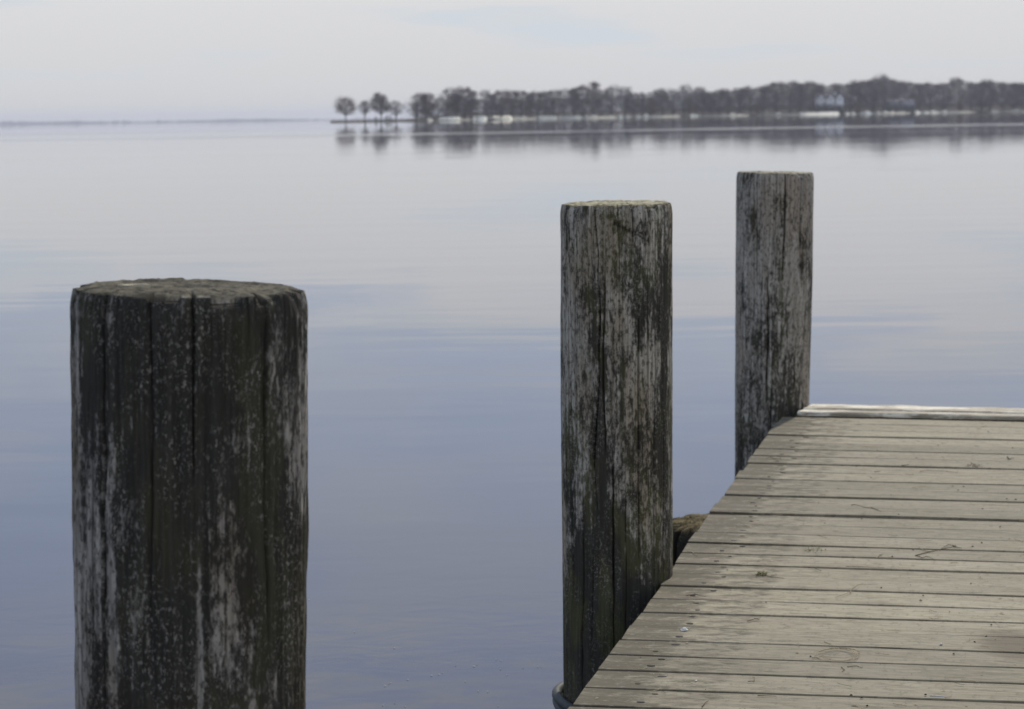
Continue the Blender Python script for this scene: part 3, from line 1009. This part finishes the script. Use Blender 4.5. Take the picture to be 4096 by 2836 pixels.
def plank_mat():
    m = Mat('deck_planks')
    obj = m.coord('Object')
    rnd = m.rand()
    off = m.n.new('ShaderNodeCombineXYZ')
    m.put(off.inputs[0], m.math('MULTIPLY', rnd, 37.0))
    m.put(off.inputs[1], m.math('MULTIPLY', rnd, 91.0))
    g1 = m.noise(m.scale(obj, (.55, 9, 9), off.outputs[0]), 6, 6, .7, .3)
    g2 = m.noise(m.scale(obj, (6, 34, 30), off.outputs[0]), 3, 5, .7)
    blot = m.noise(m.scale(obj, (1.2, 3.5, 3), off.outputs[0]), 2.2, 5, .6)
    c = m.mix(m.smooth(m.math('ADD', m.math('MULTIPLY', g1, .5), m.math('MULTIPLY', g2, .5)), .34, .66), (.190, .167, .118), (.362, .327, .236))
    c = m.mix(m.math('MULTIPLY', m.smooth(blot, .40, .70), .45), c, (.365, .335, .252))
    lum = m.math('ADD', .82, m.math('MULTIPLY', rnd, .36))
    vm = m.n.new('ShaderNodeVectorMath')
    vm.operation = 'SCALE'
    m.put(vm.inputs[0], c)
    m.put(vm.inputs['Scale'], lum)
    c = vm.outputs[0]
    # trodden-in dirt and lichen near the dock's edge
    x = m.sep(obj)[0]
    d1 = m.noise(m.scale(obj, (4, 9, 6)), 2.2, 6, .72)
    edge = m.math('SUBTRACT', 1.0, m.smooth(m.math('ADD', x, m.math('MULTIPLY', m.math('SUBTRACT', d1, .5), 1.5)), .06, .30))
    c = m.mix(m.math('MULTIPLY', edge, .86), c, (.090, .078, .052))
    sp = m.noise(m.scale(obj, (18, 42, 20), off.outputs[0]), 3, 3, .7)
    c = m.mix(m.math('MULTIPLY', m.math('MULTIPLY', m.smooth(sp, .60, .70), edge), .7), c, (.36, .345, .30))
    c = m.mix(m.math('MULTIPLY', m.smooth(m.noise(m.scale(obj, (9, 40, 20), off.outputs[0]), 4, 4, .7), .66, .74), .55), c, (.12, .105, .085))
    tint = m.noise(m.scale(obj, (.9, 5, 3), off.outputs[0]), 2.6, 3, .5)
    c = m.mix(m.math('MULTIPLY', m.smooth(tint, .50, .68), .35), c, (.28, .235, .185))
    wear = m.noise(m.scale(obj, (3, 11, 10), off.outputs[0]), 5, 6, .78, .5)
    c = m.mix(m.math('MULTIPLY', m.smooth(wear, .53, .64), .65), c, (.155, .135, .10))
    spk = m.noise(m.scale(obj, (60, 26, 20), off.outputs[0]), 1.0, 4, .75)
    c = m.mix(m.math('MULTIPLY', m.smooth(spk, .54, .66), .45), c, (.13, .112, .085))
    c = m.mix(m.math('MULTIPLY', m.smooth(spk, .34, .22), .5), c, (.42, .39, .31))
    split = m.noise(m.scale(obj, (.7, 26, 10), off.outputs[0]), 3, 2, .5)
    c = m.mix(m.math('MULTIPLY', m.smooth(split, .70, .76), .8), c, (.06, .05, .042))
    wp = m.n.new('ShaderNodeNewGeometry').outputs['Position']
    sc0 = on_plane(4075, 2580, DECK_Z)
    dx = m.math('DIVIDE', m.math('SUBTRACT', m.sep(wp)[0], sc0.x), .10)
    dy = m.math('DIVIDE', m.math('SUBTRACT', m.sep(wp)[1], sc0.y), .16)
    rr = m.math('ADD', m.math('ADD', m.math('MULTIPLY', dx, dx), m.math('MULTIPLY', dy, dy)), m.math('MULTIPLY', m.math('SUBTRACT', wear, .5), 3.0))
    c = m.mix(m.math('MULTIPLY', m.math('SUBTRACT', 1.0, m.smooth(rr, .1, 1.2)), .7), c, (.105, .082, .055))
    h = m.math('ADD', g1, m.math('MULTIPLY', g2, .7))
    m.set(color=c, rough=.82, spec=.28, normal=m.bump(h, .45, .003))
    return m.m


def end_mat():
    m = Mat('bleached_timber')
    obj = m.coord('Object')
    g = m.noise(m.scale(obj, (.9, 8, 8)), 3.2, 5, .68, .3)
    g2 = m.noise(m.scale(obj, (1.6, 13, 12)), 4, 6, .72)
    patch = m.noise(m.scale(obj, (1.6, 5, 4)), 2.6, 6, .7)
    wood = m.mix(m.smooth(g2, .36, .64), (.24, .205, .15), (.50, .45, .35))
    paint = m.smooth(m.math('ADD', m.math('MULTIPLY', g, .5), m.math('MULTIPLY', patch, .5)), .49, .56)
    x = m.sep(obj)[0]
    paint = m.math('MULTIPLY', paint, m.math('ADD', .55, m.math('MULTIPLY', m.math('SUBTRACT', 1.0, m.smooth(x, .3, 1.6)), .45)))
    c = m.mix(paint, wood, (.82, .77, .64))
    c = m.mix(m.math('MULTIPLY', m.smooth(g2, .55, .64), .85), c, (.15, .115, .08))
    m.set(color=c, rough=.7, spec=.35, normal=m.bump(m.math('ADD', g, g2), .6, .004))
    return m.m


plank_m, endb_m = plank_mat(), end_mat()
under_m = simple_mat('dock_underframe', (.10, .085, .065), .9, .3, 6)
nail_m = simple_mat('rusty_nail', (.018, .016, .017), .7, .3, 40)

ys = [1687.6, 1712, 1738, 1762, 1791, 1820, 1848.5, 1878, 1909, 1941, 1975, 2009.5, 2046.5, 2083.5, 2123.7, 2165, 2208, 2250, 2293, 2332, 2383, 2435, 2491, 2548, 2609, 2671, 2733, 2806.6]
gapk = [1.2, .7, .6, 1.6, .35, .8, .9, 1.5, 1.3, .4, 1.7, 1.4, .35, 2.0, 1.2, .5, 1.9, 1.5, .7, .25, 1.1, 1.0, 1.1, .8, .25, 1.5, .35, 1.3]
ends = [.02, .02, .012, .0, .0, .004, .0, -.004, .012, -.012, -.003, .003, -.004, -.016, -.012, .0, -.012, -.008, .0, .012, .014, .018, .014, .012, .006, .002, .004, .0]
ends = [e * .35 for e in ends]
S = [deck_s(4096, y)[0] for y in ys]
step = .137
for k in range(34):
    S.append(S[-1] - step)
    gapk.append(random.Random(k).uniform(.3, 1.6))
    ends.append(random.Random(k + 50).uniform(-.006, .006))
WID = 3.1
XR = 1.0
TH = .038
rp = random.Random(3)
NAILS = []
for i in range(len(S) - 1):
    s1, s0 = S[i], S[i + 1]
    ga, gb = .0022 + gapk[i] * .0098, .0022 + gapk[i + 1] * .0098
    L0 = ends[i + 1 if i + 1 < len(ends) else i]
    L1 = WID + rp.uniform(-.02, .02)
    top = rp.uniform(-.0018, .0018)
    nst = 8
    vv = []
    w = (s1 - s0) / 2
    cy = (s1 + s0) / 2
    for q in range(nst + 1):
        t = q / nst
        x = L0 + (L1 - L0) * t ** 1.3
        a = -w + gb / 2 + fan(i + 1) * (XR - x) + rp.uniform(-.28, .28) * gb * (1 if 0 < q < nst else .3)
        b = w - ga / 2 + fan(i) * (XR - x) + rp.uniform(-.28, .28) * ga
        zc = top + rp.uniform(-.0009, .0009)
        xo = 0
        ch = .0013
        vv += [(x, a, -TH), (x, a, zc - ch), (x, a + ch, zc), (x, b - ch, zc), (x, b, zc - ch), (x, b, -TH)]
    # square the end a touch unevenly
    e = rp.uniform(-.002, .002)
    for j in range(6):
        x, y, z = vv[j]
        vv[j] = (x + e * y / w + (.003 if j in (1, 2, 3, 4) else 0), y, z)
    ff = []
    for q in range(nst):
        for j in range(6):
            a, b = q * 6 + j, q * 6 + (j + 1) % 6
            ff.append((a, a + 6, b + 6, b))
    ff.append(tuple(range(6)))
    ff.append(tuple(reversed(range(nst * 6, nst * 6 + 6))))
    o = mesh_obj('plank', vv, ff, plank_m, dock)
    o.location = (0, cy, 0)
    for col_x in (.115, 1.02, 1.95, 2.9):
        for sy in (-.27, .27):
            NAILS.append((col_x + rp.uniform(-.02, .02) + (.018 if sy > 0 else 0), cy + fan(i) * (XR - col_x) + sy * w * 2 * rp.uniform(.75, 1.1), top))
nb = MB()
for (x, y, z) in NAILS:
    if y < 2.0:
        continue
    r_ = .0042 * rp.uniform(.8, 1.25)
    b = len(nb.v)
    k = 8
    el = rp.uniform(1.2, 2.0)
    for j in range(k):
        a = 2 * math.pi * j / k
        nb.v.append((x + math.cos(a) * r_ * el, y + math.sin(a) * r_, z + .0011))
    for j in range(k):
        a = 2 * math.pi * j / k
        nb.v.append((x + math.cos(a) * r_ * 1.1 * el, y + math.sin(a) * r_ * 1.1, z - .004))
    nb.f.append(tuple(b + j for j in range(k)))
    for j in range(k):
        nb.f.append((b + j, b + k + j, b + k + (j + 1) % k, b + (j + 1) % k))
tag(nb.build('nail_heads', nail_m, dock), kind='stuff')

# raised end timbers, split and bleached
s_front = S[0]
ZE = .020
s_back = deck_s(3700, 1626, ZE)[0]
cut = s_front + (s_back - s_front) * .40


def end_timber(y0, y1, x0, x1, z0, z1, seed, skew=0.0):
    q = random.Random(seed)
    n = 26
    vv, ff = [], []
    for i in range(n + 1):
        t = i / n
        x = x0 + (x1 - x0) * t
        ja, jb = q.uniform(-.004, .004), q.uniform(-.006, .006)
        za, zb = z1 + q.uniform(-.003, .001), z1 + q.uniform(-.004, .001)
        ch = .006
        xx = skew * (1 - t)
        vv += [(x, y0 + ja + fan(0) * (XR - x), z0), (x, y0 + ja + fan(0) * (XR - x), za - ch), (x, y0 + ja + ch + fan(0) * (XR - x), za), (x + xx, y1 + jb - ch * 1.3 + fan(0) * (XR - x), zb), (x + xx, y1 + jb + fan(0) * (XR - x), zb - ch * 1.3), (x + xx, y1 + jb + fan(0) * (XR - x), z0)]
    for i in range(n):
        for j in range(6):
            a, b = i * 6 + j, i * 6 + (j + 1) % 6
            ff.append((a, a + 6, b + 6, b))
    ff.append(tuple(range(6)))
    ff.append(tuple(reversed(range(n * 6, n * 6 + 6))))
    return mesh_obj('end_timber', vv, ff, endb_m, dock)


xf, xb = deck_s(3172, 1672, ZE)[1], deck_s(3247, 1616, ZE)[1]
xm = xf + (xb - xf) * .4
end_timber(s_front + .010, cut - .003, xf, WID, .004, ZE, 1, (xm - xf))
end_timber(cut + .003, s_back, xm, WID, .002, ZE + .003, 2, (xb - xm))
# joists under the deck
for x in (.115, 1.02, 1.95, 2.9):
    MB().box(x - .04, x + .04, S[-1], s_back - .02, -TH - .20, -TH - .002).build('joist', under_m, dock)
MB().box(.06, WID - .05, s_front + .06, s_back - .05, -TH - .2, .004).build('end_beam', under_m, dock)

# ------------------------------------------------------------------ broken pile stub with dead moss behind the middle pile
stub_m = pile_mat('stub_wood', .9, 5.0, grey=(.16, .145, .12), grey_lo=(.06, .055, .045), brown=(.12, .09, .05), brown_amt=.6, moss=.4, fleck=.6,
                  cap_lo=(.05, .041, .024), cap_hi=(.20, .16, .085))
ce = at_dist(2800, 2090, 6.2)
stub = make_pile('pile_stub', stub_m, ce.x, 6.2, -.9, ce.z, .118, .128, 91,
                 [(200, -.2, 9, .006, .02, .2), (225, -.2, 9, .007, .025, .2), (250, -.2, 9, .005, .02, .2), (180, -.3, 9, .006, .02, .2)], nseg=200, nz=120, tilt=(.10, .05), chip=.03, wob=.012, ncap=20)
tag(stub, 'broken dark pile stub with mossy yellow top beside the dock edge', 'pile stub')
moss_m = simple_mat('dry_yellow_moss', (.15, .115, .05), .95, .5, 60)


def tuft(name, c, rad, n, seed, mat, hgt=.012, label=None, cat=None):
    q = random.Random(seed)
    m = MB()
    for i in range(n):
        a, rr = q.uniform(0, 6.28), rad * math.sqrt(q.random())
        p = Vector((math.cos(a) * rr, math.sin(a) * rr, q.uniform(-.002, .003)))
        d = Vector((q.gauss(0, 1), q.gauss(0, 1), q.uniform(.1, .9))).normalized() * q.uniform(.008, .022)
        d.z = min(d.z, hgt)
        s = d.cross(Vector((0, 0, 1))).normalized() * q.uniform(.0008, .0018)
        mid = p + d * .5 + Vector((q.gauss(0, .003), q.gauss(0, .003), .003))
        b = len(m.v)
        m.v += [tuple(p - s), tuple(p + s), tuple(mid + s * .8), tuple(mid - s * .8), tuple(p + d)]
        m.f += [(b, b + 1, b + 2, b + 3), (b + 3, b + 2, b + 4)]
    o = m.build(name, mat)
    o.location = c
    if label:
        tag(o, label, cat)
    return o


t_ = tuft('moss', (0, 0, 0), .085, 160, 4, moss_m, .003)
t_.parent = stub
t_.location = (0, 0, ce.z + .002)
pm = at_dist(2694, 2268, 5.75)
tuft('moss_clump', (pm.x, 5.75, pm.z - .012), .035, 260, 6, moss_m, .02, 'small clump of yellow moss wedged behind the middle pile', 'moss')
MB().box(pm.x - .06, pm.x + .16, 5.68, 5.82, pm.z - .2, pm.z - .013).build('moss_ledge', under_m)
bpy.data.objects['moss_ledge'].name = 'timber_block'
tag(bpy.data.objects['timber_block'], 'dark timber block under the moss clump behind the middle pile', 'block')

# ------------------------------------------------------------------ mooring rope round the foot of the middle pile
rope_m = Mat('grey_green_rope')
ro = rope_m.coord('UV')
rope_m.set(color=rope_m.mix(rope_m.noise(rope_m.coord('Object'), 60, 3), (.025, .03, .034), (.085, .095, .09)), rough=.6, spec=.4)
rope_root_z = at_dist(2230, 2800, 5.3).z
pc = Vector((c2b.x, 5.28, rope_root_z))
rope = empty('mooring_rope', pc)
for k in range(2):
    m = MB()
    pts, n = [], 72
    for i in range(n + 1):
        a = 2 * math.pi * i / n
        rr = .156 + .006 * math.sin(3 * a + k) + .004 * k
        pts.append((math.cos(a) * rr, math.sin(a) * rr, .03 * math.cos(a - 2.6) * (1 if k else .6) - k * .026))
    m.tube(pts, .0125, 10, cap=False)
    m.build('coil', rope_m.m, rope, True)
tag(rope, 'grey green rope looped round the foot of the middle pile', 'rope')

# ------------------------------------------------------------------ litter on the deck
straw_m = simple_mat('dry_straw', (.36, .30, .19), .9, .3, 50)
stick_m = simple_mat('brown_twig', (.13, .10, .066), .9, .3, 50)
dark_m = simple_mat('dark_crumb', (.03, .027, .022), .9, .3, 50)
pale_m = simple_mat('white_flake', (.58, .58, .55), .8, .1, 50)
green_m = simple_mat('olive_moss', (.19, .18, .08), .9, .3, 60)
RL = random.Random(17)


def deck_pt(px, py, up=.0):
    p = on_plane(px, py, DECK_Z)
    p.z = DECK_Z + up
    return p


def twig(pts, rad, mat, label, cat='twig', name='twig', forks=()):
    """a thin bent stem lying on the planks, through surveyed points"""
    rad *= .75
    P = [deck_pt(a, b, .0018 + rad) for a, b in pts]
    base = P[0].copy()
    m = MB()
    m.tube([p - base for p in P], [rad * (1 - .5 * i / max(1, len(P) - 1)) for i in range(len(P))], 5)
    for f in forks:
        m.tube([deck_pt(a, b, .003 + rad) - base for a, b in f], rad * .7, 5)
    o = m.build(name, mat)
    o.location = base
    return tag(o, label, cat, 'twigs and straws on the deck')


def c2s(x, y):       # survey crop of the right half of the deck
    return (3148 + x / 1.909, 2000 + y / 1.909)


def c1s(x, y):
    return (2200 + x / 1.909, 2000 + y / 1.909)


def c4s(x, y):
    return (3396 + x / 2.956, 1560 + y / 2.956)


def c3s(x, y):
    return (2700 + x / 2.956, 1560 + y / 2.956)


def seg(f, *p):
    return [f(a, b) for a, b in p]


twig(seg(c2s, (1005, 370), (1040, 390), (1075, 402), (1105, 400)), .0016, straw_m, 'bent straw crossing a gap left of the forked twig', 'straw', 'straw')
twig(seg(c2s, (980, 432), (1080, 405), (1180, 385), (1265, 365), (1335, 376)), .0018, stick_m, 'longest forked twig lying across a gap at the right of the deck',
     forks=[seg(c2s, (1180, 385), (1230, 352), (1290, 362)), seg(c2s, (1265, 365), (1300, 372))])
twig(seg(c2s, (985, 430), (1035, 450), (1060, 438), (1095, 445), (1130, 470)), .0014, stick_m, 'zigzag twig just below the longest forked twig')
twig(seg(c2s, (680, 450), (705, 430), (738, 416)), .0016, straw_m, 'short pale forked straw on the middle of the deck', 'straw', 'straw', [seg(c2s, (705, 430), (725, 432))])
twig(seg(c2s, (160, 522), (210, 528), (262, 550)), .0016, stick_m, 'short brown twig slanting over a gap left on the deck')
twig(seg(c2s, (450, 512), (600, 517), (745, 524)), .001, stick_m, 'long thin straight straw lying along a plank', 'straw', 'straw')
twig(seg(c2s, (485, 714), (490, 690), (530, 660), (580, 645)), .0014, straw_m, 'curved pale straw rising from a gap', 'straw', 'straw', [seg(c2s, (485, 714), (430, 735), (370, 755))])
twig(seg(c2s, (490, 45), (520, 42), (590, 62), (660, 70), (720, 95)), .0015, stick_m, 'thin looping twig near the middle of the deck', forks=[seg(c2s, (640, 65), (690, 85))])
twig(seg(c2s, (1090, 1508), (1150, 1512), (1205, 1516)), .0026, pale_m, 'short thick pale stick near the bottom right of the deck', 'stick', 'stick')
twig(seg(c2s, (1205, 1518), (1250, 1512)), .001, straw_m, 'wisp of straw at the end of the pale stick', 'straw', 'straw')
twig(seg(c2s, (285, 1090), (340, 1112)), .0012, straw_m, 'short straw slanting on the lower middle deck', 'straw', 'straw')
twig(seg(c2s, (190, 1215), (255, 1216)), .0013, stick_m, 'short level twig on the lower deck left of the ring of straw')
twig(seg(c2s, (415, 1285), (440, 1305), (420, 1320)), .0012, stick_m, 'small hooked twig below the ring of straw')
twig(seg(c2s, (460, 1282), (530, 1276), (572, 1290), (580, 1275)), .001, stick_m, 'thin curled twig right of the small hooked twig')
twig(seg(c1s, (1585, 1503), (1730, 1508)), .0013, stick_m, 'level brown twig near the bottom of the deck')
twig(seg(c1s, (1160, 1590), (1185, 1558), (1210, 1545)), .0015, stick_m, 'short upright looking twig at the bottom edge of the deck')
twig(seg(c1s, (1510, 1395), (1560, 1392), (1562, 1365), (1545, 1360)), .001, stick_m, 'tiny hooked twig under the widest gap')
twig(seg(c1s, (1505, 935), (1560, 918), (1610, 908)), .0015, stick_m, 'short twig with fork right of the white flake', forks=[seg(c1s, (1560, 918), (1600, 926))])
twig(seg(c1s, (1040, 740), (1100, 728), (1190, 746)), .0013, stick_m, 'thin twig on the plank beside the middle pile', forks=[seg(c1s, (1100, 728), (1130, 735))])
twig(seg(c1s, (1050, 395), (1090, 408), (1125, 436)), .0016, straw_m, 'pale straw on a plank end beside the pile stub', 'straw', 'straw')
twig(seg(c4s, (622, 905), (660, 900), (710, 888)), .0018, stick_m, 'short brown twig on the upper deck, forked end')
twig(seg(c4s, (302, 978), (376, 970)), .0018, stick_m, 'straight short twig left of the upper forked twig')
twig(seg(c4s, (840, 972), (920, 955), (1040, 966), (1150, 968), (1280, 985), (1290, 955)), .0011, stick_m, 'long thin wavering twig on the upper deck')
twig(seg(c3s, (1080, 815), (1130, 795), (1170, 825), (1250, 818), (1248, 790), (1205, 785)), .0013, stick_m, 'curled dark twig on the planks beside the far pile')
twig(seg(c4s, (1870, 800), (1895, 830), (1945, 818)), .0026, stick_m, 'small curled brown leaf scrap near the right edge of the upper deck', 'leaf', 'leaf_scrap')
# ring of straw
m = MB()
cr = deck_pt(*c2s(405, 1195), .004)
for k in range(9):
    a0 = RL.uniform(0, 6.28)
    rx, ry = RL.uniform(.028, .055), RL.uniform(.025, .06)
    m.tube([(math.cos(a0 + t * .45) * rx, math.sin(a0 + t * .45) * ry, RL.uniform(0, .004)) for t in range(RL.randint(3, 8))], .0006, 4)
o = m.build('straw_ring', straw_m)
o.location = cr
tag(o, 'flattened ring of dry straw on the lower deck', 'straw')
# tuft of olive moss and twig
pmo = deck_pt(*c1s(1615, 575), .002)
tuft('moss_tuft', pmo, .014, 46, 9, green_m, .006, 'olive green moss sprig beside a gap in the middle of the deck', 'moss')
twig(seg(c1s, (1625, 585), (1700, 595), (1790, 606)), .0014, stick_m, 'brown twig trailing right from the olive moss sprig', forks=[seg(c1s, (1690, 590), (1735, 582))])
tuft('moss_tuft', deck_pt(*c2s(215, 388), .002), .03, 30, 10, green_m, .003, 'faint green moss smear under a dark gap', 'moss')
tuft('litter_tuft', deck_pt(*c4s(1478, 908), .002), .024, 34, 12, stick_m, .003, 'small heap of dry litter on the upper right deck', 'litter')
# white flakes
for (q, lab, sc_) in ((c1s(1027, 1000), 'crumpled white flake on the planks right of the middle pile', 1.0), (c2s(1175, 1112), 'white dropping on the lower right deck', .55)):
    m = bmesh.new()
    bmesh.ops.create_icosphere(m, subdivisions=2, radius=1)
    for v in m.verts:
        v.co *= 1 + RL.uniform(-.6, .5)
        v.co.x *= .0075 * sc_
        v.co.y *= .008 * sc_
        v.co.z = max(v.co.z, -.3) * .0035 * sc_
    me = bpy.data.meshes.new('white_flake')
    m.to_mesh(me)
    m.free()
    me.materials.append(pale_m)
    o = bpy.data.objects.new('white_flake', me)
    COL.objects.link(o)
    o.location = deck_pt(*q, .0035)
    tag(o, lab, 'flake')


# crumbs: dark grit and pale chaff nobody could count
def crumbs(name, n, mat, smin, smax, seed, label, flat=.5, long_=1.6, pts=None):
    q = random.Random(seed)
    m = MB()
    for i in range(n):
        if pts and i < len(pts):
            c = deck_pt(*pts[i])
            sz = smax
        else:
            s = S[27] - .3 + (S[0] - S[27] + .3) * q.random()
            c = E0 + DU * s + DV * (.03 + 2.0 * q.random() ** (1.0 if q.random() < .5 else .6))
            sz = smin + (smax - smin) * q.random() ** 2.5
        a = q.uniform(0, 3.14)
        ca, sa = math.cos(a), math.sin(a)
        b = len(m.v)
        hx, hy, hz_ = sz * q.uniform(.7, long_), sz * q.uniform(.5, .9), sz * flat
        zb = DECK_Z + .0005
        for (ux, uy, uz) in ((-1, -.6, 0), (.8, -1, 0), (1, .7, 0), (-.7, 1, 0), (q.uniform(-.4, .3), q.uniform(-.3, .3), 1.4), (q.uniform(0, .6), q.uniform(-.2, .4), 1.1)):
            x, y = ux * hx, uy * hy
            m.v.append((c.x + x * ca - y * sa, c.y + x * sa + y * ca, zb + uz * hz_ + .001))
        m.f += [(b, b + 1, b + 4), (b + 1, b + 5, b + 4), (b + 1, b + 2, b + 5), (b + 2, b + 3, b + 5), (b + 3, b + 4, b + 5), (b + 3, b, b + 4)]
    return tag(m.build(name, mat), label, 'litter', kind='stuff')


grit_pts = seg(c2s, (240, 22), (852, 116), (1493, 72), (1628, 208), (804, 436), (1487, 330), (1040, 735), (1022, 772), (1433, 1090), (612, 1578), (490, 1497), (1058, 1493), (720, 675), (1404, 643), (1560, 958), (1520, 1047), (1273, 1182), (180, 1200)) \
    + seg(c4s, (1055, 660), (798, 810), (260, 1042), (1225, 1143), (1356, 1149), (1290, 1190), (1865, 1293), (1972, 1300), (1578, 1412), (587, 1479), (1648, 498))
crumbs('dark_grit', 260, dark_m, .001, .0032, 40, 'scattered dark crumbs and grit on the dock planks', .55, 1.4, grit_pts)
crumbs('pale_chaff', 420, straw_m, .001, .0045, 41, 'scattered pale chaff and straw bits on the dock planks', .25, 2.4)
crumbs('white_specks', 60, pale_m, .001, .003, 42, 'tiny white specks on the dock planks', .3, 1.3)
# straw needles strewn about
m = MB()
for i in range(230):
    s = S[27] - .3 + (S[0] - S[27] + .3) * RL.random()
    c = E0 + DU * s + DV * (.03 + 2.0 * RL.random())
    a = RL.gauss(-.2, .9)
    L = RL.uniform(.012, .05)
    bend = RL.gauss(0, .5)
    pts, p = [], Vector((c.x, c.y, DECK_Z + .003))
    for k in range(4):
        pts.append(tuple(p))
        p = p + Vector((math.cos(a), math.sin(a), 0)) * L / 3
        a += bend
    m.tube(pts, .0006, 3, cap=False)
tag(m.build('straw_needles', straw_m), 'thin dry needles strewn over the dock planks', 'litter', kind='stuff')

# pale sliver on the top of the near pile
sl = at_dist(540, 1149, 2.50)
m = MB()
o_ = [(-.020, -.004), (-.008, -.007), (.010, -.006), (.019, -.001), (.012, .004), (-.002, .006), (-.015, .003)]
m.v = [(x, y, -.004) for x, y in o_] + [(x * .97, y * .9, .0018 + .001 * math.sin(x * 160)) for x, y in o_]
m.f = [tuple(reversed(range(7))), tuple(range(7, 14))] + [(k, (k + 1) % 7, 7 + (k + 1) % 7, 7 + k) for k in range(7)]
o = m.build('wood_sliver', simple_mat('fresh_wood', (.50, .45, .32), .8, .1, 40))
o.location = (sl.x, 2.50, c1.z + .006)
o.rotation_euler = (.0, .03, -.1)
tag(o, 'pale sliver of wood lying on top of the near left pile', 'sliver')

# ------------------------------------------------------------------ specks floating on the lake
m = MB()
q = random.Random(77)
fixed = [(1532, 2822), (1578, 2815), (1620, 2828), (1908, 2660), (1895, 2667), (1770, 2693), (1755, 2699), (1725, 2704), (1860, 2728), (1985, 2640), (2005, 2645), (2150, 2668), (2165, 2670), (2000, 2678), (2092, 2674),
         (1418, 2529), (1577, 2593), (1235, 2400), (1950, 2768), (1912, 2766), (1630, 2720), (1560, 2733), (1540, 2745)]
for i in range(28):
    px, py = fixed[i] if i < len(fixed) else (q.uniform(1250, 2240), 2836 - 190 * q.random() ** 1.6)
    c = on_plane(px, py, 0)
    sz = (q.uniform(.0012, .0026) if i < len(fixed) else q.uniform(.0008, .002))
    b = len(m.v)
    k = 6
    a0 = q.random()
    for j in range(k):
        a = a0 + 2 * math.pi * j / k
        m.v.append((c.x + math.cos(a) * sz * 1.4 * q.uniform(.7, 1.2), c.y + math.sin(a) * sz * 1.4, .001))
    m.v.append((c.x, c.y, .004))
    for j in range(k):
        m.f.append((b + j, b + (j + 1) % k, b + k))
tag(m.build('floating_specks', pale_m), 'small white specks floating on the near water', 'specks', kind='stuff')
